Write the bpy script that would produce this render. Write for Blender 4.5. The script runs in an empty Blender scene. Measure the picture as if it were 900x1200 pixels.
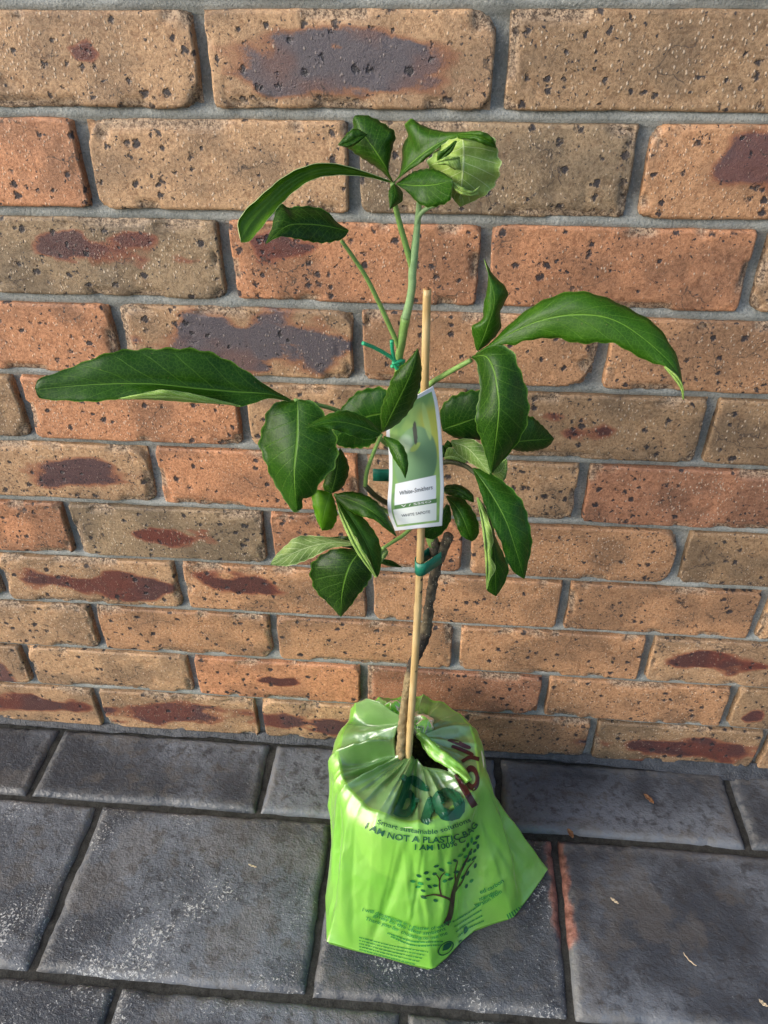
import bpy, bmesh, math, random
import numpy as np
from mathutils import Vector, Matrix, Euler
from mathutils.bvhtree import BVHTree

# ------------------------------------------------------------------ camera, sky, sun, exposure
S = bpy.context.scene
COL = S.collection
CAM_LOC = (0.211018, -0.702693, 0.950005)
CAM_ROT = (0.934593, 0.006090, 0.083488)
FPX = 900.0                                   # focal length in pixels of a 900 x 1200 picture
cam_data = bpy.data.cameras.new('camera')
cam_data.lens = 27.0; cam_data.sensor_width = 36.0; cam_data.sensor_fit = 'AUTO'
cam_data.clip_start = 0.02; cam_data.clip_end = 400.0
cam = bpy.data.objects.new('camera', cam_data); COL.objects.link(cam)
cam.location = CAM_LOC; cam.rotation_euler = CAM_ROT
S.camera = cam
S.render.resolution_x = 768; S.render.resolution_y = 1024

SUN_DIR = Vector((-0.83, -0.42, 0.46)).normalized()      # towards the light
elev = math.asin(SUN_DIR.z); azim = math.atan2(SUN_DIR.x, SUN_DIR.y)
world = bpy.data.worlds.new('World'); S.world = world; world.use_nodes = True
wn = world.node_tree; bg = wn.nodes['Background']
sky = wn.nodes.new('ShaderNodeTexSky'); sky.sky_type = 'NISHITA'; sky.sun_disc = False
sky.sun_elevation = elev; sky.sun_rotation = azim
sky.air_density = 1.0; sky.dust_density = 2.5; sky.ozone_density = 1.0
wn.links.new(sky.outputs['Color'], bg.inputs['Color']); bg.inputs['Strength'].default_value = 0.125
sun_data = bpy.data.lights.new('sun', 'SUN'); sun_data.energy = 1.4; sun_data.angle = math.radians(38)
sun_data.color = (1.0, 0.995, 0.99)
sun = bpy.data.objects.new('sun', sun_data); COL.objects.link(sun)
sun.rotation_euler = SUN_DIR.to_track_quat('Z', 'Y').to_euler(); sun.location = SUN_DIR * 5
S.view_settings.view_transform = 'Standard'; S.view_settings.look = 'None'
S.view_settings.exposure = 1.06; S.view_settings.gamma = 1.0
S.view_settings.use_curve_mapping = False
S.cycles.max_bounces = 7; S.cycles.diffuse_bounces = 3; S.cycles.glossy_bounces = 3; S.cycles.transmission_bounces = 4; S.cycles.transparent_max_bounces = 10
S.cycles.use_adaptive_sampling = True; S.cycles.adaptive_threshold = .02; S.cycles.use_denoising = True; S.cycles.caustics_reflective = False; S.cycles.caustics_refractive = False

# ------------------------------------------------------------------ helpers
CR = Euler(CAM_ROT, 'XYZ').to_matrix()
CP = Vector(CAM_LOC)
def ray(px, py):
    return CR @ Vector(((px - 450) / FPX, -(py - 600) / FPX, -1.0))
def U(px, py, y):                 # photo pixel -> point standing y metres from the wall plane
    d = ray(px, py); return CP + d * ((y - CP.y) / d.y)
def UZ(px, py, z):                # photo pixel -> point at height z
    d = ray(px, py); return CP + d * ((z - CP.z) / d.z)

def _h(ix, iy, iz, seed):
    n = (ix.astype(np.int64) * 374761393 + iy.astype(np.int64) * 668265263 + iz.astype(np.int64) * 2147483647 + seed * 1274126177) & 0xffffffff
    n = ((n ^ (n >> 13)) * 1274126177) & 0xffffffff
    n = ((n ^ (n >> 16)) * 2246822519) & 0xffffffff
    return ((n ^ (n >> 15)) & 0xffff) / 65535.0
def vnoise(x, y, z=0.0, seed=0):  # value noise in -1..1, arrays
    x = np.asarray(x, float); y = np.asarray(y, float); z = np.asarray(z, float)
    x, y, z = np.broadcast_arrays(x, y, z)
    ix, iy, iz = np.floor(x), np.floor(y), np.floor(z)
    fx, fy, fz = x - ix, y - iy, z - iz
    fx = fx * fx * (3 - 2 * fx); fy = fy * fy * (3 - 2 * fy); fz = fz * fz * (3 - 2 * fz)
    r = 0
    for a in (0, 1):
        for b in (0, 1):
            for c in (0, 1):
                w = (fx if a else 1 - fx) * (fy if b else 1 - fy) * (fz if c else 1 - fz)
                r = r + w * _h(ix + a, iy + b, iz + c, seed)
    return r * 2 - 1
def fbm(x, y, z=0.0, seed=0, o=3):
    r = 0; a = 1.0; f = 1.0; t = 0
    for k in range(o):
        r = r + a * vnoise(np.asarray(x) * f, np.asarray(y) * f, np.asarray(z) * f, seed + k * 17); t += a; a *= .5; f *= 2.03
    return r / t

def mesh_of(name, verts, faces, mats, parent=None, smooth=True, midx=None, uv=None):
    me = bpy.data.meshes.new(name)
    me.from_pydata([tuple(v) for v in verts], [], [tuple(f) for f in faces])
    for m in (mats if isinstance(mats, (list, tuple)) else [mats]): me.materials.append(m)
    if smooth: me.polygons.foreach_set('use_smooth', [True] * len(me.polygons))
    if midx is not None: me.polygons.foreach_set('material_index', list(midx))
    if uv is not None:
        l = me.uv_layers.new(name='UVMap')
        vi = np.zeros(len(me.loops), int); me.loops.foreach_get('vertex_index', vi)
        l.data.foreach_set('uv', np.asarray(uv, float)[vi].ravel())
    me.update()
    return link(name, me, parent)
def link(name, me, parent=None):
    o = bpy.data.objects.new(name, me); COL.objects.link(o)
    if parent is not None: o.parent = parent
    return o
def empty(name, loc=(0, 0, 0)):
    o = bpy.data.objects.new(name, None); COL.objects.link(o); o.location = loc; o.empty_display_size = .05
    return o
def thing(o, label, cat, group=None):
    o['label'] = label; o['category'] = cat
    if group: o['group'] = group
    return o
def keep_parent(o, root):         # parts are written in world coordinates: undo the root's offset
    o.parent = root; o.matrix_parent_inverse = Matrix.Translation(-Vector(root.location))
    return o
def grid_faces(n, m, off=0, flip=False, closed=False):
    F = []
    for i in range(n - 1):
        for j in range(m if closed else m - 1):
            k = (j + 1) % m
            a, b, c, d = off + i * m + j, off + i * m + k, off + (i + 1) * m + k, off + (i + 1) * m + j
            F.append((a, d, c, b) if flip else (a, b, c, d))
    return F
def float_attr(me, name, vals):
    a = me.attributes.new(name, 'FLOAT', 'POINT'); a.data.foreach_set('value', np.asarray(vals, np.float32))
def crom(P, n):                   # Catmull-Rom through points, n samples evenly by length
    P = np.asarray(P, float)
    if len(P) == 2: Q = np.array([P[0] + (P[1] - P[0]) * t for t in np.linspace(0, 1, 40)])
    else:
        E = np.vstack([2 * P[0] - P[1], P, 2 * P[-1] - P[-2]]); Q = []
        for i in range(1, len(E) - 2):
            p0, p1, p2, p3 = E[i - 1], E[i], E[i + 1], E[i + 2]
            for t in np.linspace(0, 1, 14, endpoint=False):
                Q.append(.5 * (2 * p1 + (p2 - p0) * t + (2 * p0 - 5 * p1 + 4 * p2 - p3) * t * t + (3 * p1 - p0 - 3 * p2 + p3) * t ** 3))
        Q.append(P[-1]); Q = np.array(Q)
    s = np.concatenate([[0], np.cumsum(np.linalg.norm(np.diff(Q, axis=0), axis=1))])
    u = np.linspace(0, s[-1], n)
    return np.stack([np.interp(u, s, Q[:, k]) for k in range(P.shape[1])], 1)
def tube(path, radii, seg=10, bump=None, cap=True):
    P = [Vector(p) for p in path]; n = len(P); V = []; F = []
    up = Vector((0.13, -1, 0.21)).normalized()
    for i, p in enumerate(P):
        t = (P[min(i + 1, n - 1)] - P[max(i - 1, 0)]).normalized()
        a = t.cross(up)
        if a.length < 1e-4: a = t.cross(Vector((1, 0, 0)))
        a.normalize(); b = t.cross(a).normalized()
        for k in range(seg):
            th = 2 * math.pi * k / seg
            r = radii[i] * (1 + (bump(i, k) if bump else 0))
            V.append(p + a * (math.cos(th) * r) + b * (math.sin(th) * r))
    F = grid_faces(n, seg, closed=True)
    if cap:
        V.append(P[0]); V.append(P[-1]); c0, c1 = n * seg, n * seg + 1
        for k in range(seg):
            F.append((c0, (k + 1) % seg, k)); F.append((c1, (n - 1) * seg + k, (n - 1) * seg + (k + 1) % seg))
    return V, F

def make_text(txt, bold=0.0):
    cu = bpy.data.curves.new('t', 'FONT'); cu.body = txt; cu.size = 1.0; cu.offset = bold; cu.resolution_u = 3
    ob = bpy.data.objects.new('t', cu); COL.objects.link(ob)
    bpy.context.view_layer.update()
    me = ob.evaluated_get(bpy.context.evaluated_depsgraph_get()).to_mesh()
    Vv = [(v.co.x, v.co.y) for v in me.vertices]; Ff = [tuple(p.vertices) for p in me.polygons]
    bpy.data.objects.remove(ob); bpy.data.curves.remove(cu)
    return np.array(Vv), Ff
TEXTS = {}
for t_, b_ in (('Smart sustainable solutions', .012), ('I AM NOT A PLASTIC BAG', .022), ('I AM 100% C', .022), ('I will decompose in a matter of weeks', .016), ('given to the ideal ambient', .016), ('Thank you for choosing to use me', .016),
               ('ed carbon', .018), ('ntegration', .018), ('version from', .018), ('b', .035), ('\u0131', .05), ('o', .05), ('White-Smithers', .004), ('WHITE SAPOTE', .002), ('V / SSSO', .004)):
    TEXTS[(t_, b_)] = make_text(t_, b_)
def text_mesh(txt, bold):
    v, f = TEXTS[(txt, bold)]; return v.copy(), f

# ------------------------------------------------------------------ material helpers
class NT:
    def __init__(self, name):
        self.m = bpy.data.materials.new(name); self.m.use_nodes = True
        self.t = self.m.node_tree; self.b = self.t.nodes['Principled BSDF']; self.out = self.t.nodes['Material Output']
    def n(self, typ, **kw):
        nd = self.t.nodes.new(typ)
        for k, v in kw.items(): setattr(nd, k, v)
        return nd
    def set(self, sock, v):
        if hasattr(v, 'is_output') or isinstance(v, bpy.types.NodeSocket): self.t.links.new(v, sock)
        elif isinstance(v, (tuple, list)) and len(v) == 3 and sock.type == 'RGBA': sock.default_value = (*v, 1)
        else: sock.default_value = v
    def math(self, op, a, b=0.0, c=None, clamp=False):
        nd = self.n('ShaderNodeMath', operation=op, use_clamp=clamp)
        self.set(nd.inputs[0], a); self.set(nd.inputs[1], b)
        if c is not None: self.set(nd.inputs[2], c)
        return nd.outputs[0]
    def mix(self, f, a, b, blend='MIX'):
        nd = self.n('ShaderNodeMix', data_type='RGBA', blend_type=blend)
        self.set(nd.inputs[0], f); self.set(nd.inputs[6], a); self.set(nd.inputs[7], b)
        return nd.outputs[2]
    def ss(self, v, a, b, lo=0.0, hi=1.0):
        nd = self.n('ShaderNodeMapRange', interpolation_type='SMOOTHSTEP')
        self.set(nd.inputs['Value'], v); self.set(nd.inputs['From Min'], a); self.set(nd.inputs['From Max'], b)
        self.set(nd.inputs['To Min'], lo); self.set(nd.inputs['To Max'], hi)
        return nd.outputs[0]
    def noise(self, vec, scale, detail=2.0, rough=.5, dist=0.0):
        nd = self.n('ShaderNodeTexNoise'); self.set(nd.inputs['Vector'], vec)
        nd.inputs['Scale'].default_value = scale; nd.inputs['Detail'].default_value = detail
        nd.inputs['Roughness'].default_value = rough; nd.inputs['Distortion'].default_value = dist
        return nd.outputs['Fac']
    def noisec(self, vec, scale, detail=2.0):
        nd = self.n('ShaderNodeTexNoise'); self.set(nd.inputs['Vector'], vec)
        nd.inputs['Scale'].default_value = scale; nd.inputs['Detail'].default_value = detail
        return nd.outputs['Color']
    def voro(self, vec, scale, feature='F1'):
        nd = self.n('ShaderNodeTexVoronoi', feature=feature); self.set(nd.inputs['Vector'], vec)
        nd.inputs['Scale'].default_value = scale
        return nd
    def vm(self, op, a, b=(0, 0, 0), s=1.0):
        nd = self.n('ShaderNodeVectorMath', operation=op); self.set(nd.inputs[0], a); self.set(nd.inputs[1], b)
        if op == 'SCALE': self.set(nd.inputs['Scale'], s)
        return nd.outputs[0]
    def attr(self, name, typ='GEOMETRY', out='Fac'):
        nd = self.n('ShaderNodeAttribute', attribute_type=typ, attribute_name=name); return nd.outputs[out]
    def sep(self, v):
        nd = self.n('ShaderNodeSeparateXYZ'); self.set(nd.inputs[0], v); return nd.outputs
    def bump(self, h, strength=.5, dist=.001, normal=None):
        nd = self.n('ShaderNodeBump'); self.set(nd.inputs['Height'], h)
        nd.inputs['Strength'].default_value = strength; nd.inputs['Distance'].default_value = dist
        if normal is not None: self.set(nd.inputs['Normal'], normal)
        return nd.outputs[0]

def simple(name, col, rough=.6, var=.25, scale=60, bump=.2, bd=.0006, spec=.4):
    k = NT(name); tc = k.n('ShaderNodeTexCoord').outputs['Object']
    n1 = k.noise(tc, scale, 4, .6); n2 = k.noise(tc, scale * 6, 3, .6)
    f = k.math('ADD', k.math('MULTIPLY', n1, .6), k.math('MULTIPLY', n2, .4))
    c = k.mix(k.ss(f, .3, .7), tuple(x * (1 - var) for x in col), tuple(min(1, x * (1 + var)) for x in col))
    k.set(k.b.inputs['Base Color'], c); k.b.inputs['Roughness'].default_value = rough
    k.b.inputs['Specular IOR Level'].default_value = spec
    k.set(k.b.inputs['Normal'], k.bump(f, bump, bd))
    return k.m

# ---- brick: fired clay with ironspots, pale grit, cracks and flashed (reduction burnt) patches
def brick_material():
    k = NT('fired_brick'); tc = k.n('ShaderNodeTexCoord').outputs['Object']
    oi = k.n('ShaderNodeObjectInfo')
    p = k.vm('ADD', tc, k.vm('SCALE', (7.3, 3.1, 5.7), s=oi.outputs['Random']))
    base = oi.outputs['Color']; big = k.attr('mottle'); clus = k.attr('cluster'); d = k.attr('flash'); chip = k.attr('chip')
    fine = k.noise(p, 340, 4, .85)
    c = k.mix(k.ss(big, -.35, .45), k.mix(1.0, base, (1.16, 1.05, .94), 'MULTIPLY'), k.mix(1.0, base, (.70, .66, .63), 'MULTIPLY'))
    mid = k.noise(p, 105, 3, .75)
    c = k.mix(k.ss(mid, .52, .68, 0, .55), c, k.mix(1.0, c, (.60, .50, .44), 'MULTIPLY'))
    c = k.mix(k.ss(mid, .42, .28, 0, .40), c, k.mix(1.0, c, (1.22, 1.24, 1.26), 'MULTIPLY'))
    c = k.mix(k.ss(fine, .42, .64, 0, .85), c, k.mix(1.0, c, (.52, .47, .43), 'MULTIPLY'))
    c = k.mix(k.ss(fine, .44, .30, 0, .45), c, k.mix(1.0, c, (1.35, 1.32, 1.28), 'MULTIPLY'))
    # flashed patch, burnt in the kiln
    fg = k.attr('flash_g', 'OBJECT')
    dd = k.math('ADD', d, k.math('MULTIPLY', k.math('SUBTRACT', fine, .5), .40))
    halo = k.ss(dd, 1.22, .94); core = k.ss(dd, 1.0, .80)
    c = k.mix(k.math('MULTIPLY', halo, .80), c, k.mix(fg, (.23, .070, .038), (.25, .105, .055)))
    corec = k.mix(k.ss(big, -.2, .3), k.mix(fg, (.075, .030, .028), (.085, .080, .095)), k.mix(fg, (.125, .036, .026), (.125, .078, .075)))
    c = k.mix(k.math('MULTIPLY', core, .94), c, corec)
    # pale grit dragged through the face
    st = k.n('ShaderNodeMapping'); st.inputs['Scale'].default_value = (.95, 1, .62); st.inputs['Rotation'].default_value = (0, .45, 0)
    k.set(st.inputs['Vector'], p)
    v3 = k.voro(st.outputs[0], 430); r3 = k.sep(v3.outputs['Color'])
    grit = k.math('MULTIPLY', k.ss(v3.outputs['Distance'], k.math('MULTIPLY', r3[1], .55), k.math('MULTIPLY', r3[1], .25)), k.ss(k.math('ADD', r3[0], k.math('MULTIPLY', clus, -.30)), .56, .66))
    c = k.mix(k.math('MULTIPLY', k.math('MULTIPLY', grit, k.ss(core, 0, 1, 1, .35)), k.ss(fine, .62, .40, .15, .65)), c, (.70, .57, .43))
    # iron spots
    pw = k.vm('ADD', p, k.vm('SCALE', k.noisec(p, 260, 2), s=.0070))
    v1 = k.voro(pw, 96); r1 = k.sep(v1.outputs['Color'])
    s1 = k.math('MULTIPLY', k.ss(v1.outputs['Distance'], k.math('MULTIPLY_ADD', r1[2], .38, .08), k.math('MULTIPLY_ADD', r1[2], .22, .01)), k.math('GREATER_THAN', k.math('ADD', r1[0], k.math('MULTIPLY', clus, .55)), .42))
    v2 = k.voro(pw, 235); r2 = k.sep(v2.outputs['Color'])
    s2 = k.math('MULTIPLY', k.ss(v2.outputs['Distance'], k.math('MULTIPLY_ADD', r2[1], .30, .10), k.math('MULTIPLY_ADD', r2[1], .16, .04)), k.math('GREATER_THAN', k.math('ADD', r2[0], k.math('MULTIPLY', clus, .40)), .58))
    spot = k.math('MAXIMUM', s1, s2)
    c = k.mix(k.math('MULTIPLY', spot, .96), c, (.026, .023, .027))
    # hairline cracks
    ve = k.voro(k.vm('ADD', p, k.vm('SCALE', k.noisec(p, 60, 3), s=.022)), 17, 'DISTANCE_TO_EDGE')
    crack = k.math('MULTIPLY', k.ss(ve.outputs['Distance'], .011, .003), k.ss(big, .10, .28))
    c = k.mix(k.math('MULTIPLY', crack, .75), c, (.055, .040, .032))
    # chipped rims: raw rough clay
    c = k.mix(k.math('MULTIPLY', chip, .80), c, k.mix(k.ss(fine, .40, .60), (.46, .34, .23), (.055, .035, .026)))
    k.set(k.b.inputs['Base Color'], c)
    k.set(k.b.inputs['Roughness'], k.ss(core, 0, 1, .60, .40)); k.b.inputs['Specular IOR Level'].default_value = .45
    h = k.math('ADD', k.math('MULTIPLY', fine, k.math('ADD', k.math('MULTIPLY', chip, 2.0), -.9)), k.math('MULTIPLY', grit, .40))
    h = k.math('SUBTRACT', h, k.math('MULTIPLY', s1, .9))
    k.set(k.b.inputs['Normal'], k.bump(h, .9, .0012))
    return k.m
M_BRICK = brick_material()

def mortar_material():
    k = NT('grey_mortar'); tc = k.n('ShaderNodeTexCoord').outputs['Object']
    a = k.noise(tc, 22, 2, .6); b = k.noise(tc, 420, 3, .75)
    c = k.mix(k.ss(a, .3, .7), (.235, .247, .232), (.35, .36, .338))
    c = k.mix(k.ss(b, .46, .70, 0, .75), c, (.15, .16, .15)); c = k.mix(k.ss(b, .40, .30, 0, .5), c, (.60, .59, .54))
    k.set(k.b.inputs['Base Color'], c); k.b.inputs['Roughness'].default_value = .92; k.b.inputs['Specular IOR Level'].default_value = .15
    k.set(k.b.inputs['Normal'], k.bump(b, .9, .0014))
    return k.m
M_MORTAR = mortar_material()

def paver_material():
    k = NT('painted_paver'); tc = k.n('ShaderNodeTexCoord').outputs['Object']
    oi = k.n('ShaderNodeObjectInfo')
    p = k.vm('ADD', tc, k.vm('SCALE', (5.3, 8.1, 2.7), s=oi.outputs['Random']))
    wear = k.attr('wear', 'OBJECT'); edge = k.attr('rim'); chip = k.attr('chip'); a = k.attr('mottle'); cl = k.attr('cluster')
    b = k.noise(p, 75, 4, .7); f = k.noise(p, 330, 3, .75)
    c = k.mix(k.ss(a, -.4, .4), (.038, .044, .053), (.135, .148, .166))
    c = k.mix(k.ss(b, .46, .66, 0, .85), c, (.034, .036, .040))
    c = k.mix(k.math('MULTIPLY', k.ss(k.math('ADD', k.math('MULTIPLY', cl, -.5), b), .60, .84), .34), c, (.125, .112, .096))
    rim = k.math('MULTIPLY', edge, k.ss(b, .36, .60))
    c = k.mix(k.math('MULTIPLY', rim, .50), c, (.22, .22, .21))  # paler rims: worn paint, plus sky reflection on rounded edges painted into the colour
    sp = k.math('MULTIPLY', k.ss(k.math('ADD', f, k.math('MULTIPLY', k.math('MULTIPLY', cl, wear), .12)), .648, .690), wear)
    c = k.mix(k.math('MULTIPLY', sp, .85), c, (.55, .55, .52))
    c = k.mix(chip, c, k.mix(k.ss(b, .35, .65), (.13, .055, .040), (.30, .14, .105)))
    k.set(k.b.inputs['Base Color'], c)
    k.set(k.b.inputs['Roughness'], k.math('ADD', k.ss(a, -.4, .4, .34, .48), k.math('MULTIPLY', wear, .14)))
    k.b.inputs['Specular IOR Level'].default_value = .5
    mp = k.n('ShaderNodeMapping'); mp.inputs['Scale'].default_value = (.8, 1, 1); mp.inputs['Rotation'].default_value = (0, 0, .5); k.set(mp.inputs['Vector'], p)
    rip = k.noise(mp.outputs[0], 180, 3, .62, .3)
    h = k.math('ADD', rip, k.math('MULTIPLY', f, k.math('ADD', k.math('MULTIPLY', wear, .75), .15)))
    k.set(k.b.inputs['Normal'], k.bump(h, .8, .0019))
    return k.m
M_PAVER = paver_material()
M_JOINT = simple('dirty_joint_sand', (.045, .044, .039), .95, .5, 90, .8, .002, .1)
M_GROUND = simple('ground_concrete', (.16, .155, .145), .9, .3, 3, .3, .002, .2)
M_FILLET = simple('painted_fillet', (.046, .050, .057), .55, .55, 70, 1.0, .004, .45)

def leaf_material(name, top, vein, rough, tl, under=False):
    k = NT(name); uv = k.n('ShaderNodeUVMap', uv_map='UVMap').outputs[0]
    tc = k.n('ShaderNodeTexCoord').outputs['Object']
    x, y, _ = k.sep(uv)
    u = k.math('ABSOLUTE', k.math('SUBTRACT', k.math('MULTIPLY', x, 2.0), 1.0))
    oc = k.n('ShaderNodeObjectInfo').outputs['Color']
    wob = k.math('MULTIPLY', k.math('SUBTRACT', k.noise(tc, 45, 2), .5), .22)
    ph = k.math('FRACT', k.math('ADD', k.math('SUBTRACT', k.math('MULTIPLY', y, 9.0), k.math('MULTIPLY', k.math('POWER', u, .8), 1.9)), wob))
    dv = k.math('ABSOLUTE', k.math('SUBTRACT', ph, .5))
    side = k.math('MULTIPLY', k.ss(dv, .055, .015), k.ss(u, .98, .70, 0, 1))
    rib = k.ss(u, k.math('ADD', k.math('MULTIPLY', k.math('SUBTRACT', 1.0, y), .055), .016), .008)
    nn = k.noise(tc, 38, 4, .65)
    ret = k.voro(tc, 330, 'DISTANCE_TO_EDGE').outputs['Distance']
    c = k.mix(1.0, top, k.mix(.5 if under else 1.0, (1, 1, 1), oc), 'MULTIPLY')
    c = k.mix(k.ss(nn, .36, .66, 0, .75), c, k.mix(1.0, c, (.55, .70, .50), 'MULTIPLY'))
    c = k.mix(k.ss(nn, .44, .30, 0, .35), c, k.mix(1.0, c, (1.8, 1.45, 1.1), 'MULTIPLY'))
    c = k.mix(k.math('MULTIPLY', k.ss(ret, .10, .02), .16), c, vein)
    c = k.mix(k.math('MULTIPLY', k.ss(k.noise(tc, 420, 2), .70, .76), .5), c, (.16, .14, .05))
    c = k.mix(k.math('MULTIPLY', side, .80 if under else .24), c, vein); c = k.mix(k.math('MULTIPLY', rib, .85), c, vein)
    c = k.mix(k.ss(u, .95, .985, 0, .70), c, vein)
    k.set(k.b.inputs['Base Color'], c); k.b.inputs['Roughness'].default_value = rough
    k.b.inputs['Specular IOR Level'].default_value = .24
    sg = -1 if not under else 1
    h = k.math('ADD', k.math('MULTIPLY', side, .55 * sg), k.math('MULTIPLY', rib, .9 * sg))
    h = k.math('ADD', h, k.math('MULTIPLY', k.noise(tc, 170, 3, .6), 1.0))
    bmp = k.bump(h, .40, .0008); k.set(k.b.inputs['Normal'], bmp)
    tr = k.n('ShaderNodeBsdfTranslucent'); k.set(tr.inputs['Color'], k.mix(1.0, c, (1.5, 1.7, .6), 'MULTIPLY'))
    ms = k.n('ShaderNodeMixShader'); ms.inputs[0].default_value = tl
    k.t.links.new(k.b.outputs[0], ms.inputs[1]); k.t.links.new(tr.outputs[0], ms.inputs[2]); k.t.links.new(ms.outputs[0], k.out.inputs[0])
    return k.m
M_LEAF = leaf_material('leaf_upper', (.018, .068, .0030), (.125, .27, .03), .42, .20)
M_UNDER = leaf_material('leaf_underside', (.25, .39, .095), (.60, .72, .36), .55, .22, True)
M_STEM = simple('green_stem', (.17, .30, .075), .5, .22, 120, .25, .0005)
M_YSTEM = simple('young_stem', (.22, .36, .16), .5, .2, 160, .2, .0004)
M_DSTEM = simple('old_petiole', (.07, .075, .035), .6, .3, 160, .3, .0005)
M_BAMBOO = None

def bark_material():
    k = NT('bark'); tc = k.n('ShaderNodeTexCoord').outputs['Object']
    z = k.sep(tc)[2]
    a = k.noise(tc, 90, 4, .7); b = k.noise(tc, 420, 3, .7)
    v = k.voro(tc, 420); r = k.sep(v.outputs['Color'])[0]
    c = k.mix(k.ss(a, .3, .7), (.165, .120, .055), (.29, .225, .115))
    up = k.ss(z, .27, .42); c = k.mix(up, c, k.mix(k.ss(a, .35, .65), (.030, .025, .017), (.115, .095, .060)))
    scar = k.math('MULTIPLY', k.ss(z, .300, .312), k.ss(z, .372, .36)); c = k.mix(k.math('MULTIPLY', scar, .92), c, (.014, .011, .010))
    len_ = k.math('MULTIPLY', k.ss(v.outputs['Distance'], .35, .15), k.math('GREATER_THAN', r, .72))
    c = k.mix(k.math('MULTIPLY', len_, .7), c, (.46, .42, .30))
    k.set(k.b.inputs['Base Color'], c); k.b.inputs['Roughness'].default_value = .75
    k.set(k.b.inputs['Normal'], k.bump(k.math('ADD', k.math('ADD', a, b), len_), .7, .0012))
    return k.m
M_BARK = bark_material()
def bamboo_material():
    k = NT('bamboo'); tc = k.n('ShaderNodeTexCoord').outputs['Object']
    mp = k.n('ShaderNodeMapping'); mp.inputs['Scale'].default_value = (1, 1, .04); k.set(mp.inputs['Vector'], tc)
    s = k.noise(mp.outputs[0], 700, 3, .6); a = k.noise(tc, 25, 3)
    c = k.mix(k.ss(s, .35, .7), (.52, .37, .165), (.38, .25, .095)); c = k.mix(k.ss(a, .4, .7, 0, .4), c, (.66, .52, .28))
    v = k.voro(tc, 60); r = k.sep(v.outputs['Color'])[0]
    c = k.mix(k.math('MULTIPLY', k.ss(v.outputs['Distance'], .14, .06), k.math('GREATER_THAN', r, .7)), c, (.03, .02, .012))
    k.set(k.b.inputs['Base Color'], c); k.b.inputs['Roughness'].default_value = .45
    k.set(k.b.inputs['Normal'], k.bump(s, .25, .0005))
    return k.m
M_BAMBOO = bamboo_material()
M_TIE = simple('green_tie_tape', (.008, .17, .105), .4, .15, 80, .15, .0005, .5)
M_TWIST = simple('green_twist', (.02, .34, .16), .4, .15, 80, .1, .0005, .5)
M_POT = simple('pot_cream', (.80, .79, .52), .5, .06, 40, .1, .0004)
M_SOIL = simple('soil', (.030, .026, .014), .95, .7, 220, 1.0, .003, .1)
M_DRY = simple('dry_leaf', (.22, .105, .045), .7, .4, 120, .4, .0006)
M_STRAW = simple('dry_straw', (.55, .45, .30), .7, .25, 120, .3, .0005)
M_INK_G = simple('ink_green', (.004, .075, .028), .35, .1, 50, .05, .0003, .5)
M_INK_M = simple('ink_mid_green', (.02, .20, .045), .35, .1, 50, .05, .0003, .5)
M_INK_R = simple('ink_maroon', (.036, .006, .006), .35, .15, 50, .05, .0003, .5)
M_INK_B = simple('ink_brown', (.050, .022, .016), .35, .15, 50, .05, .0003, .5)
M_INK_K = simple('ink_grey', (.13, .14, .15), .5, .05, 50, .0, .0003, .3)

def film_material(name, c0, c1, clear, gloss):
    k = NT(name); tc = k.n('ShaderNodeTexCoord').outputs['Object']
    a = k.noise(tc, 14, 3, .5)
    col = k.mix(k.ss(a, .3, .7), c0, c1)
    df = k.n('ShaderNodeBsdfDiffuse'); k.set(df.inputs['Color'], col)
    tl = k.n('ShaderNodeBsdfTranslucent'); k.set(tl.inputs['Color'], k.mix(1.0, col, (1.15, 1.1, 1.0), 'MULTIPLY'))
    tp = k.n('ShaderNodeBsdfTransparent'); tp.inputs['Color'].default_value = (.74, .96, .50, 1)
    gl = k.n('ShaderNodeBsdfGlossy'); gl.inputs['Roughness'].default_value = .34; gl.inputs['Color'].default_value = (1, 1, 1, 1)
    wr = k.noise(tc, 55, 3, .55, 1.2); mp = k.n('ShaderNodeMapping'); mp.inputs['Scale'].default_value = (1, 1, .35); k.set(mp.inputs['Vector'], tc)
    w2 = k.noise(mp.outputs[0], 30, 2, .5, .6)
    bm = k.bump(k.math('ADD', k.math('MULTIPLY', wr, .35), w2), .42, .004)
    for s in (df, tl, gl): k.set(s.inputs['Normal'], bm)
    def mx(f, A, B):
        m = k.n('ShaderNodeMixShader'); k.set(m.inputs[0], f); k.t.links.new(A, m.inputs[1]); k.t.links.new(B, m.inputs[2]); return m.outputs[0]
    body = mx(.46, df.outputs[0], tl.outputs[0]); body = mx(clear, body, tp.outputs[0])
    fr = k.n('ShaderNodeFresnel'); fr.inputs['IOR'].default_value = 1.5; k.set(fr.inputs['Normal'], bm)
    fin = mx(k.math('ADD', k.math('MULTIPLY', fr.outputs[0], .95), gloss), body, gl.outputs[0])
    k.t.links.new(fin, k.out.inputs[0])
    return k.m
M_FILM = film_material('green_film', (.37, .94, .10), (.46, .96, .15), .34, .03)
M_THIN = film_material('green_film_single_ply', (.34, .80, .17), (.44, .85, .28), .50, .08)

# ------------------------------------------------------------------ the setting: ground, floor, wall
random.seed(4)
g = mesh_of('ground', [(-40, -60, -.05), (40, -60, -.05), (40, 20, -.05), (-40, 20, -.05)], [(0, 1, 2, 3)], M_GROUND, smooth=False)
g['kind'] = 'structure'

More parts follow.
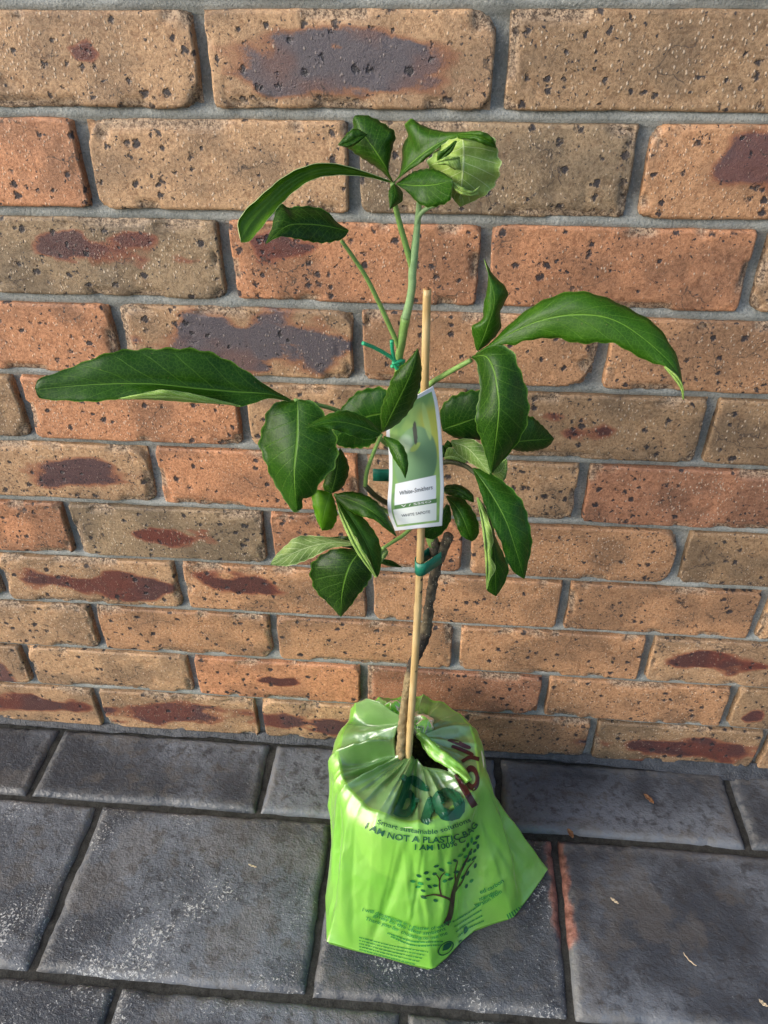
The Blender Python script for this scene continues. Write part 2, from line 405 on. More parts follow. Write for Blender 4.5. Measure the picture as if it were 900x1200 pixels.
# paved floor: dark joint bed + pavers
nx, ny = 180, 120
gx = np.linspace(-1.3, 1.7, nx); gy = np.linspace(-1.7, .02, ny)
GX, GY = np.meshgrid(gx, gy, indexing='ij')
gz = -.0062 + .0016 * fbm(GX * 60, GY * 60, seed=3)
floor_bed = mesh_of('paved_floor', np.stack([GX.ravel(), GY.ravel(), gz.ravel()], 1), grid_faces(nx, ny, flip=True), M_JOINT)
floor_bed['kind'] = 'structure'

def paver(x0, x1, y0, y1, seed, wear, fine):
    cx, cy = (x0 + x1) / 2, (y0 + y1) / 2; w, d = x1 - x0, y1 - y0
    st = .0042 if fine else .02
    a = int(w / st) + 1; b = int(d / st) + 1
    # denser samples at the edges
    def ax(n, L):
        t = np.linspace(-1, 1, n); return np.sign(t) * (1 - (1 - np.abs(t)) ** 1.35) * L / 2
    X, Y = np.meshgrid(ax(a, w), ax(b, d), indexing='ij')
    wx, wy = X + cx, Y + cy
    # outline wobble
    e = .0022
    X2 = X + e * fbm(wx * 22, wy * 22, seed=seed) * (np.abs(X) / (w / 2)) ** 6
    Y2 = Y + e * fbm(wx * 22 + 9, wy * 22, seed=seed) * (np.abs(Y) / (d / 2)) ** 6
    ed = np.minimum(w / 2 - np.abs(X), d / 2 - np.abs(Y))
    rr = .0105 * (1 + .45 * fbm(wx * 25, wy * 25, seed=seed + 5))
    q = np.clip(1 - ed / rr, 0, 1)
    z = -.0115 * (1 - np.sqrt(np.clip(1 - q ** 2, 0, 1)))
    z = z + .0016 * fbm(wx * 11, wy * 11, seed=seed + 8) + .0007 * fbm(wx * 70, wy * 70, seed=seed + 2) + .0004 * vnoise(wx * 190, wy * 150, seed=seed + 4)
    chip_n = fbm(wx * 34, wy * 34, seed=seed + 30)
    z = z - .0035 * np.clip((chip_n - .25) * 4, 0, 1) * np.clip(1 - ed / .014, 0, 1)
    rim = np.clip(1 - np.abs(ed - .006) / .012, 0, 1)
    # terracotta showing where paint flaked off, along the joint right of the bag
    lx = np.abs(wx - .384 + .006 * fbm(wy * 30, wy * 0, seed=2)); amt = np.clip(1.25 - lx / .017, 0, 1) * np.clip((wy + .285) / .04, 0, 1) * np.clip((-.118 - wy) / .02, 0, 1)
    ch = np.clip((amt - .42 + .42 * fbm(wx * 75, wy * 48, seed=6)) * 5, 0, 1)
    n = a * b
    V = list(zip(X2.ravel(), Y2.ravel(), z.ravel()))
    F = grid_faces(a, b, flip=True)
    # skirt
    ring = [i * b for i in range(a)] + [(a - 1) * b + j for j in range(1, b)] + [i * b + b - 1 for i in range(a - 2, -1, -1)] + [j for j in range(b - 2, 0, -1)]
    for i in ring: V.append((V[i][0], V[i][1], -.045))
    m = len(ring)
    for i in range(m): F.append((ring[i], n + i, n + (i + 1) % m, ring[(i + 1) % m]))
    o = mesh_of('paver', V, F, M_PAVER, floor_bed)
    o.location = (cx, cy, 0)
    ext = np.zeros(m)
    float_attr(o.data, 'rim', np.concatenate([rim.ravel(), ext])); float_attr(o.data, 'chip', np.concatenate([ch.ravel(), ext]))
    float_attr(o.data, 'mottle', np.concatenate([fbm(wx * 9, wy * 9, seed=seed + 60, o=4).ravel(), ext])); float_attr(o.data, 'cluster', np.concatenate([np.clip(2 * fbm(wx * 17, wy * 17, seed=seed + 63, o=4), -1, 1).ravel(), ext]))
    o['wear'] = wear
    return o
J = .0030
course = [(-.003, -.123, [-.993, -.668, -.343, -.017, .312, .635, .960, 1.285]),
          (-.123, -.343, [-.885, -.560, -.236, .089, .383, .703, 1.028]),
          (-.343, -.563, [-.778, -.453, -.128, .198, .520, .845, 1.17]),
          (-.563, -.783, [-.885, -.560, -.236, .089, .410, .735, 1.06])]
sd = 11
for ci, (ya, yb, xs) in enumerate(course):
    for xa, xb in zip(xs[:-1], xs[1:]):
        sd += 7
        left = xb < .1
        wear = (.25 if ci == 0 else .95) if left else (.10 if ci == 0 else (.16 if xa > .35 and ci == 1 else .85))
        vis = (xb > -.5 and xa < .75 and ci < 3)
        paver(xa + J, xb - J, yb + J, ya - J, sd, wear, vis)

# cement fillet painted with the floor, along the foot of the wall
n1, n2 = 300, 8
xs = np.linspace(-1.2, 1.6, n1); T = np.linspace(0, 1, n2)
XX, TT = np.meshgrid(xs, T, indexing='ij')
hgt = .005 + .004 * fbm(XX * 16, XX * 0, seed=41) + .007 * np.clip((XX - .40) * 6, 0, 1); dep = .005 + .004 * fbm(XX * 19, XX * 0, seed=44, o=4) + .012 * np.clip((XX - .45) * 5, 0, 1)
YY = .004 - (dep + .004) * TT; ZZ = (hgt + .003) * (1 - TT) ** 1.5 - .002 + .0022 * fbm(XX * 90, TT * 4, seed=45, o=4)
fil = mesh_of('mortar_fillet', np.stack([XX.ravel(), YY.ravel(), ZZ.ravel()], 1), grid_faces(n1, n2, flip=True), M_FILLET, floor_bed)

# wall
wall = thing(empty('brick_wall', (0.2, 0.05, 0)), 'speckled tan and orange brick wall with grey mortar behind the sapling', 'wall')
BED = [.914, .836, .7535, .671, .589, .506, .422, .338, .2545, .1695, .0865, .0]
PERP = {0: [4, 244], 1: [-113, 125, 366], 2: [3, 243, 482], 3: [-119, 124, 363], 4: [-243, -1, 239, 480], 5: [-113, 125, 366], 6: [-233, 10, 246, 490],
        7: [-110, 130, 369, 602], 8: [-240, 2, 242, 484], 9: [-361, -121, 119, 364, 610], 10: [-275, -35, 205, 441, 673]}
rows = []                                     # (z0, z1, perpends)
for r in range(11): rows.append((BED[r + 1], BED[r], [x / 1000 for x in PERP[r]]))
for k in range(1, 6):
    rows.insert(0, (.914 + .083 * (k - 1), .914 + .083 * k, [.004 - .12 * (k % 2), .244 - .12 * (k % 2)]))
TAN = (.45, .312, .192); ORG = (.50, .265, .150); BRN = (.310, .222, .138); GBR = (.300, .236, .156); RED = (.40, .212, .132); TOR = (.44, .268, .155)
# brick colours by photo pixel on the brick
TINT = [(100, 65, TAN), (400, 60, TAN), (740, 65, BRN), (40, 195, ORG), (250, 195, TAN), (580, 195, GBR), (830, 195, TOR), (120, 300, GBR), (420, 310, ORG), (720, 310, ORG), (897, 330, TAN),
        (60, 395, ORG), (280, 400, TAN), (560, 400, TOR), (800, 420, TOR), (10, 480, BRN), (160, 490, ORG), (350, 490, TAN), (720, 500, BRN), (870, 500, BRN), (80, 555, TAN), (250, 560, ORG),
        (640, 570, TAN), (800, 585, RED), (35, 620, ORG), (200, 620, GBR), (380, 620, ORG), (700, 650, TOR), (860, 655, BRN), (100, 680, TAN), (300, 690, TOR), (550, 700, TOR), (780, 715, TOR),
        (50, 733, TAN), (220, 740, TOR), (400, 750, TOR), (650, 765, TOR), (830, 780, TAN), (10, 780, TAN), (120, 785, TAN), (320, 797, ORG), (560, 810, RED), (740, 822, TOR), (880, 830, BRN),
        (50, 830, TAN), (200, 833, TAN), (350, 845, TAN), (620, 865, TOR), (790, 872, BRN)]
# flashed patches: pixel centre, half width, half height, strength, greyness
FLASH = [(400, 78, 135, 36, 1, 1.0), (885, 192, 45, 30, .95, .55), (100, 290, 90, 22, .55, .15), (345, 293, 40, 20, .8, .1), (283, 405, 112, 30, 1, 1.0), (85, 556, 60, 13, 1, .3),
         (205, 632, 45, 12, .75, .0), (120, 686, 85, 12, .9, .1), (280, 685, 45, 12, .85, .0), (840, 776, 55, 10, .95, .05), (0, 787, 16, 14, .95, .6), (50, 826, 60, 9, .95, .1),
         (205, 838, 75, 11, .95, .2), (350, 848, 60, 10, .8, .2), (800, 878, 85, 11, 1, .1), (885, 838, 12, 8, .9, .1), (670, 505, 38, 14, .5, .0), (95, 60, 22, 14, .28, .0), (690, 875, 25, 20, .5, .9), (320, 797, 25, 7, .4, .0)]
tw = [(U(x, y, 0), c) for x, y, c in TINT]
fw = []
for x, y, hw, hh, s, gg in FLASH:
    c = U(x, y, 0); fw.append((c.x, c.z, (U(x + hw, y, 0) - U(x - hw, y, 0)).length / 2, (U(x, y + hh, 0) - U(x, y - hh, 0)).length / 2, s, gg))

def brick_mesh(w, h, seed, fine, corner, fl=None, c=(0, 0)):
    st = .0030 if fine else .012
    a = int(w / st) + 1; b = int(h / st) + 1
    def ax(n, L):
        t = np.linspace(-1, 1, n); return np.sign(t) * (1 - (1 - np.abs(t)) ** 1.3) * L / 2
    X, Z = np.meshgrid(ax(a, w), ax(b, h), indexing='ij')
    ox = seed * 1.37
    X2 = X + .0016 * fbm(X * 40 + ox, Z * 40, seed=seed) * (np.abs(X) / (w / 2)) ** 5
    Z2 = Z + .0010 * fbm(X * 40 + ox, Z * 40, seed=seed + 3) * (np.abs(Z) / (h / 2)) ** 5 + .0008 * vnoise(X * 9 + ox, X * 0, seed=seed)
    # rounded corners
    rc = corner * (1 + .6 * np.sign(X) * math.sin(seed)) * (1 + .5 * np.sign(Z) * math.cos(seed * 2.1))
    qx = np.clip(np.abs(X) - (w / 2 - rc), 0, 1); qz = np.clip(np.abs(Z) - (h / 2 - rc), 0, 1); ql = np.hypot(qx, qz)
    ed = np.where((qx > 0) & (qz > 0), rc - ql, np.minimum(w / 2 - np.abs(X), h / 2 - np.abs(Z)))
    rr = .0017 * (1 + .6 * fbm(X * 30 + ox, Z * 30, seed=seed + 7))
    q = np.clip(1 - ed / rr, 0, 1.0)
    y = .0019 * (1 - np.sqrt(np.clip(1 - q ** 2, 0, 1))) + np.where(ed < 0, .006, 0)
    cn = fbm(X * 32 + ox, Z * 32, seed=seed + 21, o=3)
    near = np.clip(1 - ed / (.009 + .014 * np.clip(qx * qz * 2e4, 0, 1)), 0, 1)
    chip = np.clip((cn - .16) * 7, 0, 1) * np.clip(near * 2.2, 0, 1)
    y = y + chip * (.0036 + .0022 * fbm(X * 260, Z * 260, seed=seed + 2))
    y = y + .0006 * fbm(X * 26 + ox, Z * 26, seed=seed + 11) + .00030 * fbm(X * 150 + ox, Z * 150, seed=seed + 12)
    pit = np.clip((vnoise(X * 120 + ox, Z * 120, seed=seed + 15) - .70) * 6, 0, 1); y = y + .0011 * pit
    n = a * b
    V = list(zip(X2.ravel(), y.ravel(), Z2.ravel())); F = grid_faces(a, b)
    ring = [i * b for i in range(a)] + [(a - 1) * b + j for j in range(1, b)] + [i * b + b - 1 for i in range(a - 2, -1, -1)] + [j for j in range(b - 2, 0, -1)]
    m = len(ring)
    for i in ring: V.append(V[i])
    for i in ring: V.append((V[i][0], .05, V[i][2]))
    for i in range(m): F.append((n + i, n + (i + 1) % m, n + m + (i + 1) % m, n + m + i))
    F = [tuple(reversed(f)) for f in F]
    me = bpy.data.meshes.new('brick'); me.from_pydata([tuple(v) for v in V], [], F); me.materials.append(M_BRICK)
    me.polygons.foreach_set('use_smooth', [True] * len(me.polygons))
    mot = fbm(X * 22 + ox, Z * 26, seed=seed + 40, o=4); clu = np.clip(fbm(X * 21 + ox, Z * 21, seed=seed + 44, o=2) * 1.5, -1, 1)
    if fl:
        dx = np.abs(X + c[0] - fl[0]) / fl[2]; dz = np.abs(Z + c[1] - fl[1]) / fl[3]
        fd = (dx ** 3 + dz ** 2.4) ** .40 + (.85 + .9 * (1 - fl[4])) * fbm(X * 26 + ox, Z * 52, seed=seed + 50, o=5) + (1 - fl[4]) * .75
    else: fd = np.full(X.shape, 9.0)
    pad = lambda v: np.concatenate([v.ravel(), np.asarray(v).ravel()[ring], np.asarray(v).ravel()[ring]])
    for nm, v in (('chip', chip), ('mottle', mot), ('cluster', clu), ('flash', fd)): float_attr(me, nm, pad(v))
    me.update()
    return me
far_mesh = {}
seed = 100
rnd = random.Random(8)
for ri, (z0, z1, ps) in enumerate(rows):
    ps = list(ps)
    while ps[0] > -.95: ps.insert(0, ps[0] - .240)
    while ps[-1] < 1.40: ps.append(ps[-1] + .240)
    zb0 = z0 + (.0044 if z0 > 0 else .004); zb1 = z1 - .0044
    for xa, xb in zip(ps[:-1], ps[1:]):
        seed += 1
        xa2, xb2 = xa + .0055, xb - .0055
        vis = xb > -.52 and xa < .80 and z0 < .92
        w, h = xb2 - xa2, zb1 - zb0; cx, cz = (xa2 + xb2) / 2, (zb0 + zb1) / 2
        fl = None
        for f in fw:
            if xa < f[0] < xb and z0 < f[1] < z1: fl = f
        if vis: me = brick_mesh(w, h, seed, True, .004 + .013 * rnd.random() ** 2, fl, (cx, cz))
        else:
            key = (round(h, 3), seed % 3)
            if key not in far_mesh: far_mesh[key] = brick_mesh(.2284, h, seed, False, .007)
            me = far_mesh[key]
        o = link('brick', me); o.location = (cx, .0015 * (rnd.random() - .5), cz); o.rotation_euler = (0, rnd.uniform(-.003, .003), rnd.uniform(-.004, .004))
        keep_parent(o, wall)
        tint = None
        for p, c in tw:
            if xa < p.x < xb and z0 < p.z < z1: tint = c
        if tint is None: tint = rnd.choice([TAN, ORG, BRN, TOR, RED])
        j = rnd.uniform(.95, 1.05); o.color = (tint[0] * j, tint[1] * j, tint[2] * j, 1)
        o['flash_g'] = float(fl[5]) if fl else 0.0
# mortar sheet behind and between, with a solid back
a, b = 540, 260
mx = np.linspace(-1.0, 1.45, a); mz = np.linspace(-.03, 1.325, b)
X, Z = np.meshgrid(mx, mz, indexing='ij')
bz = np.array([r[0] for r in rows] + [rows[0][1]])
db = np.min(np.abs(Z[..., None] - bz[None, None, :]), axis=2)
bedm = np.clip(1 - (db - .0045) / .003, 0, 1)
y = .0110 - .0060 * bedm + .0013 * fbm(X * 60, Z * 60, seed=70) + .0016 * fbm(X * 14, Z * 14, seed=71) + .0004 * vnoise(X * 200, Z * 200, seed=72)
V = list(zip(X.ravel(), y.ravel(), Z.ravel())); F = grid_faces(a, b)
ring = [i * b for i in range(a)] + [(a - 1) * b + j for j in range(1, b)] + [i * b + b - 1 for i in range(a - 2, -1, -1)] + [j for j in range(b - 2, 0, -1)]
n = len(V)
for i in ring: V.append((V[i][0], .11, V[i][2]))
for i in range(len(ring)): F.append((ring[i], ring[(i + 1) % len(ring)], n + (i + 1) % len(ring), n + i))
F.append(tuple(n + i for i in range(len(ring))))
F = [tuple(reversed(f)) for f in F]
keep_parent(mesh_of('mortar', V, F, M_MORTAR), wall)

#@@OBJECTS@@
# ------------------------------------------------------------------ nursery pot with soil, inside the bag
PC = Vector((.190, -.137, 0))
pot = thing(empty('nursery_pot', PC), 'pale pot of dark soil wrapped inside the green bag', 'pot')
prof = [(.0, .004), (.066, .004), (.068, .008), (.083, .150), (.088, .151), (.089, .163), (.085, .164), (.083, .150), (.080, .140)]
V = []; seg = 48
for r, z in prof:
    for k in range(seg): V.append((PC.x + r * math.cos(2 * math.pi * k / seg), PC.y + r * math.sin(2 * math.pi * k / seg), z))
keep_parent(mesh_of('pot_wall', V, grid_faces(len(prof), seg, closed=True), M_POT), pot)
nr = 40
RR_, TT_ = np.meshgrid(np.linspace(0, .0825, nr), np.linspace(0, 2 * math.pi, 90, endpoint=False), indexing='ij')
SX, SY = PC.x + RR_ * np.cos(TT_), PC.y + RR_ * np.sin(TT_)
V = np.stack([SX, SY, .150 + .007 * fbm(SX * 90, SY * 90, seed=5, o=4) + .003 * vnoise(SX * 330, SY * 330, seed=9)], -1).reshape(-1, 3)
keep_parent(mesh_of('soil', V, grid_faces(nr, 90, closed=True), M_SOIL), pot)

# ------------------------------------------------------------------ green film bag
bag = thing(empty('plastic_bag', (.20, -.16, 0)), 'bright green thin film bag with printed words gathered round the pot', 'bag')
def polar(poly, c, ths):           # closed 3-D polygon read by direction from c
    poly = np.asarray(poly, float); out = []
    A = poly; B = np.roll(poly, -1, axis=0)
    for th in ths:
        d = np.array([math.cos(th), math.sin(th)]); best = None
        for a, b in zip(A, B):
            e = b[:2] - a[:2]; w = a[:2] - c[:2]
            den = d[0] * e[1] - d[1] * e[0]
            if abs(den) < 1e-12: continue
            t = (w[0] * e[1] - w[1] * e[0]) / den; u = (w[0] * d[1] - w[1] * d[0]) / den
            if t > 0 and -1e-9 <= u <= 1 + 1e-9:
                if best is None or t > best[0]: best = (t, a + (b - a) * u)
        out.append(best[1])
    return np.array(out)
NT_ = 420
ths = np.linspace(-math.pi, math.pi, NT_, endpoint=False) - 1.2
base_px = [(383, 1105), (415, 1114), (450, 1122), (480, 1131), (506, 1137), (524, 1122), (541, 1103), (556, 1091), (580, 1082), (601, 1076), (621, 1050), (642, 1020)]
base = [tuple(UZ(x, y, .002)) for x, y in base_px] + [(.335, -.140, .002), (.296, -.108, .002), (.27, -.080, .002), (.24, -.050, .002), (.19, -.045, .002), (.135, -.060, .002), (.102, -.105, .002), (.092, -.17, .002), (.093, -.23, .002)]
BASE = polar(base, np.array([.20, -.165]), ths)
RC = np.array([.189, -.137]); RR = .0935
rim_z = .166 + .010 * (np.sin(ths) * .5 + .5) + .003 * vnoise(np.cos(ths) * 3, np.sin(ths) * 3, seed=4)
RRv = RR + .0045 * fbm(np.cos(ths) * 2.4 + 7, np.sin(ths) * 2.4, seed=14)
rim_z = rim_z + .004 * fbm(np.cos(ths) * 2.8 + 1, np.sin(ths) * 2.8, seed=15)
RIM = np.stack([RC[0] + RRv * np.cos(ths), RC[1] + RRv * np.sin(ths), rim_z], 1)
inner_px = [(462, 886, .168), (472, 892, .168), (486, 890, .168), (497, 902, .168), (517, 904, .169), (530, 908, .171), (526, 892, .176), (511, 880, .182), (502, 868, .190), (493, 856, .198), (480, 848, .202), (467, 850, .202), (460, 866, .190)]
inner = [tuple(UZ(x, y, z)) for x, y, z in inner_px]
INN = polar(inner, np.array(UZ(487, 880, .17))[:2], ths)
NB, NTOP = 70, 46
ring3 = lambda f, k, sd: fbm(np.cos(ths) * k + 5, np.sin(ths) * k + 5, f, seed=sd, o=2)
rc_ = random.Random(21)
CREASE = [(t_ + rc_.uniform(-.12, .12), t_ + rc_.uniform(-.45, .45), rc_.uniform(.012, .035), rc_.choice((-1, 1)) * rc_.uniform(.0008, .0022)) for t_ in np.linspace(-3.1, .3, 24)]
V = []
# body: skirt from the floor seam up to the rim
pl = np.zeros(NT_)
for k, (f, ph, am) in enumerate(((5, .4, 1.25), (8, 1.7, .9), (19, .2, .35))):
    saw = ((ths * f / (2 * math.pi) + ph + 1.1 * vnoise(np.cos(ths) * 1.6 + 3 * k, np.sin(ths) * 1.6, seed=50 + k)) % 1) * 2 - 1
    pl += am * ((1 - np.abs(saw)) ** 2.3 * 2.2 - .66)
leftw = np.clip(.58 + .42 * np.cos(ths - 2.9), .22, 1)
RIM[:, :2] += np.stack([np.cos(ths), np.sin(ths)], 1) * (.0018 * pl * leftw)[:, None]; rim_z = rim_z + .0022 * pl * leftw; RIM[:, 2] = rim_z
for i in range(NB):
    s = i / (NB - 1)
    e = s ** .92
    rnd_in = .0075 * max(0, (s - .90) / .10) ** 2
    P = BASE * (1 - e) + RIM * e
    z = .002 + (rim_z - .002) * s
    out = np.stack([np.cos(ths), np.sin(ths)], 1)
    w = math.sin(math.pi * min(1, s * 1.02)) ** .8
    dsp = w * (.0040 * ring3(s * .9, 2.0, 31) + .0008 * ring3(s * 3, 9, 36))
    # long folds: a valley right of the printed face, a ridge towards the flap
    def line(th0, th1, wd):
        t = th0 + (th1 - th0) * s; d = (ths - t + math.pi) % (2 * math.pi) - math.pi
        return np.exp(-(d / wd) ** 2)
    dsp = dsp - .018 * w * line(-1.03, -.42, .17) + .006 * w * line(-.52, -.02, .10) - .016 * w * line(-.30, -.02, .12) - .016 * w * line(.16, .16, .16) - .007 * w * line(-2.25, -2.55, .07) + .004 * w * line(-2.10, -2.35, .05) - .005 * w * line(-1.95, -1.5, .05) + .003 * w * line(-1.38, -.95, .05)
    cr = fbm(P[:, 0] * 26, P[:, 1] * 26, z * 15 + P[:, 0] * 9, seed=90, o=2); cr2 = fbm(P[:, 0] * 50 + 3, P[:, 1] * 50, z * 26 - P[:, 0] * 18, seed=93, o=2)
    dsp = dsp + w * .0012 * (.5 - np.abs(cr2) * 2.4)
    for q_, (t0_, t1_, wd_, am_) in enumerate(CREASE):
        dsp = dsp + w * am_ * line(t0_, t1_, wd_)
    P[:, :2] += out * (dsp - rnd_in)[:, None]
    P[:, 2] = z + (1 - s) ** 3 * .0025 * (vnoise(ths * 5, ths * 0, seed=8) + 1)
    V += [tuple(p) for p in P]
# shoulder and gathered top
RIM_T = RIM.copy(); RIM_T[:, :2] -= out * .0075; RIM_T[:, 2] += .0025
for i in range(1, NTOP):
    t = i / (NTOP - 1)
    P = RIM_T * (1 - t) + INN * t
    # rounded shoulder then a sag towards the middle
    sh = math.sin(math.pi * min(1, t))
    am = min(1, .25 + t * 2.2) * (1 - .55 * max(0, t - .6) / .4)
    z = P[:, 2] - .0035 * sh * (1 - t) + .0115 * (pl - .10) * leftw * am * (sh ** .35 if t < 1 else 0) + .009 * t ** 4 * (.35 + vnoise(np.cos(ths) * 4, np.sin(ths) * 4, seed=88)) * leftw
    z = z + .0030 * sh * ring3(t * 2.5, 3.5, 61) + .0016 * sh * ring3(t * 7, 9, 63)
    tw = .10 * t * sh
    sidx = pl * .0026 * sh * leftw
    P[:, 0] += -np.sin(ths) * sidx; P[:, 1] += np.cos(ths) * sidx
    P[:, 2] = z
    V += [tuple(p) for p in P]
# rolled lip of the opening
lip = np.array(V[-NT_:]); cin = np.array(UZ(487, 880, .17))
for q, (dr, dz) in enumerate(((.10, .0015), (.05, -.004), (-.06, -.010))):
    L = lip.copy(); L[:, :2] += (cin[:2] - L[:, :2]) * dr; L[:, 2] += dz
    V += [tuple(p) for p in L]
NR = NB + NTOP - 1 + 3
film_faces = grid_faces(NR, NT_, closed=True)
film = mesh_of('film', V, film_faces, [M_FILM, M_THIN], midx=[0 if f_ < (NB - 1 + 3) * NT_ else 1 for f_ in range(len(film_faces))]); keep_parent(film, bag)
# bottom of the bag lying on the floor
bot = [V[j] for j in range(0, NT_, 4)]
keep_parent(mesh_of('bag_bottom', [(x, y, .0015) for x, y, z in bot], [tuple(range(len(bot)))], M_FILM), bag)
BV = BVHTree.FromPolygons([Vector(v) for v in V], film_faces)

def crumple(name, c, rx, rz, sd, tilt=(0, 0), sharp=.5, root=bag, taper=0.0):
    n, m = 34, 48
    PH, TH = np.meshgrid(np.linspace(0, math.pi, n), np.linspace(0, 2 * math.pi, m, endpoint=False), indexing='ij')
    D = np.stack([np.sin(PH) * np.cos(TH), np.sin(PH) * np.sin(TH), np.cos(PH)], -1)
    f = 1 + sharp * vnoise(D[..., 0] * 2.2 + sd, D[..., 1] * 2.2, D[..., 2] * 1.6, seed=sd) + np.sin(PH) * .13 * np.sin(TH * 6 + D[..., 2] * 2.5 + sd)
    k = 1 + taper * D[..., 2]
    P = np.stack([D[..., 0] * rx * f * k, D[..., 1] * rx * f * k, D[..., 2] * rz * (1 + .3 * (f - 1))], -1).reshape(-1, 3)
    P = P @ np.array(Euler((tilt[0], tilt[1], 0)).to_matrix()).T + np.array(c)
    return keep_parent(mesh_of(name, P, grid_faces(n, m, closed=True), M_FILM), root)
crumple('knot', UZ(495, 851, .190), .0125, .019, 3, (.2, .35), .28)
crumple('knot', UZ(484, 846, .184), .013, .015, 7, (0, -.3), .28)
crumple('twisted_tail', UZ(462, 834, .190), .0078, .017, 5, (-.1, -.15), .45, taper=.45)
# rolled rope of film running from the knot round the opening
rp = crom([tuple(UZ(494, 858, .188)), tuple(UZ(507, 876, .182)), tuple(UZ(522, 890, .178)), tuple(UZ(537, 902, .175)), tuple(UZ(549, 916, .171))], 40)
Vr, Fr = tube(rp, [.0085 - .0040 * i / 39 for i in range(40)], 16, lambda i, k: .32 * math.sin(k * 2 * math.pi / 16 * 3 + i * .22) + .22 * float(vnoise(i * .3, k * .9, seed=5)))
keep_parent(mesh_of('rolled_edge', Vr, Fr, M_FILM), bag)

# ------------------------------------------------------------------ print on the bag, laid on the film surface
def on_bag(px, py, lift=.0007, bv=None):
    d = ray(px, py).normalized()
    loc, nor, idx, dist = (bv or BV).ray_cast(CP, d)
    if loc is None: return None
    if nor.dot(d) > 0: nor = -nor
    return loc + nor * lift - d * .0004
def decal(name, verts, faces, mat, label=None, maxe=None, lift=.0007, root=None):
    bm = bmesh.new()
    vs = [bm.verts.new((x, y, 0)) for x, y in verts]
    for f in faces:
        try: bm.faces.new([vs[i] for i in f])
        except ValueError: pass
    bmesh.ops.triangulate(bm, faces=bm.faces[:])
    if maxe:
        for _ in range(4):
            es = [e for e in bm.edges if e.calc_length() > maxe]
            if not es: break
            bmesh.ops.subdivide_edges(bm, edges=es, cuts=1); bmesh.ops.triangulate(bm, faces=bm.faces[:])
    bad = []
    for v in bm.verts:
        p = on_bag(v.co.x, v.co.y, lift)
        if p is None: bad.append(v)
        else: v.co = p
    bmesh.ops.delete(bm, geom=bad, context='VERTS')
    bm.normal_update()
    me = bpy.data.meshes.new(name); bm.to_mesh(me); bm.free(); me.materials.append(mat)
    o = link(name, me); o.parent = film
    return o
def text_on(txt, path, h, mat, bold=0.02, name='lettering', h1=None, maxe=2.0, lift=.0012, slant=0.0):
    tv, tf = text_mesh(txt, bold)
    tv[:, 0] -= tv[:, 0].min(); L = tv[:, 0].max()
    Q = crom(path, 80); s = np.linspace(0, 1, 80)
    u = tv[:, 0] / L
    bx, by = np.interp(u, s, Q[:, 0]), np.interp(u, s, Q[:, 1])
    dx, dy = np.interp(np.clip(u, .01, .99), s, np.gradient(Q[:, 0])), np.interp(np.clip(u, .01, .99), s, np.gradient(Q[:, 1]))
    l = np.hypot(dx, dy); nx_, ny_ = dy / l, -dx / l
    hh = h + ((h1 or h) - h) * u
    vx = bx + nx_ * tv[:, 1] / .72 * hh + slant * tv[:, 1] * hh; vy = by + ny_ * tv[:, 1] / .72 * hh
    return decal(name, list(zip(vx, vy)), tf, mat, maxe=maxe, lift=lift)
text_on('Smart sustainable solutions', [(442, 965), (470, 973), (500, 977), (522, 973.5), (551, 962)], 5.4, M_INK_G, .012, maxe=3)
text_on('I AM NOT A PLASTIC BAG', [(428, 970), (450, 980), (470, 984.5), (500, 987), (518, 986.5), (538, 983), (552, 976), (560, 966)], 7.0, M_INK_G, .022, maxe=3)
text_on('I AM 100% C', [(486, 995), (500, 995.5), (512, 995), (532, 991), (545, 985)], 6.6, M_INK_G, .022, maxe=3)
text_on('I will decompose in a matter of weeks', [(425, 1067), (440, 1070.5), (467, 1080), (489, 1088), (511, 1088), (528, 1080)], 4.2, M_INK_M, .016, maxe=3)
text_on('given to the ideal ambient', [(437, 1073), (464, 1083.5), (489, 1093), (505, 1094), (522, 1089)], 4.2, M_INK_M, .016, maxe=3)
text_on('Thank you for choosing to use me', [(428, 1077), (455, 1086), (484, 1098), (505, 1100), (524, 1094)], 4.2, M_INK_M, .016, maxe=3)
text_on('ed carbon', [(563, 1047), (577, 1041), (590, 1033)], 5.0, M_INK_M, .018, maxe=3)
text_on('ntegration', [(562, 1055), (572, 1051), (583, 1045)], 4.8, M_INK_M, .018, maxe=3)
text_on('version from', [(556, 1062), (568, 1058), (588, 1045)], 4.6, M_INK_M, .018, maxe=3)
# big logo word on the gathered top
text_on('b', [(459, 954), (484, 961)], 47, M_INK_G, .035, maxe=2, lift=.0026, slant=.04)
text_on('\u0131', [(493, 960), (503, 964)], 40, M_INK_G, .050, maxe=2, lift=.0026)
text_on('o', [(509, 960), (546, 956)], 48, M_INK_G, .050, maxe=2, lift=.0026, slant=-.05)
def blob(pts, mat, name, maxe=3):
    Q = crom(list(pts) + [pts[0]], 40)[:-1]
    return decal(name, [tuple(q) for q in Q], [tuple(range(len(Q)))], mat, maxe=maxe)
blob([(477, 910), (486, 909), (497, 917), (503, 927), (494, 926), (482, 919)], M_INK_G, 'logo_leaf')
for a_ in (((524, 868), (548, 878), (550, 874), (530, 866)), ((528, 876), (552, 886), (553, 882), (532, 873))): blob(a_, M_INK_R, 'logo_bar')
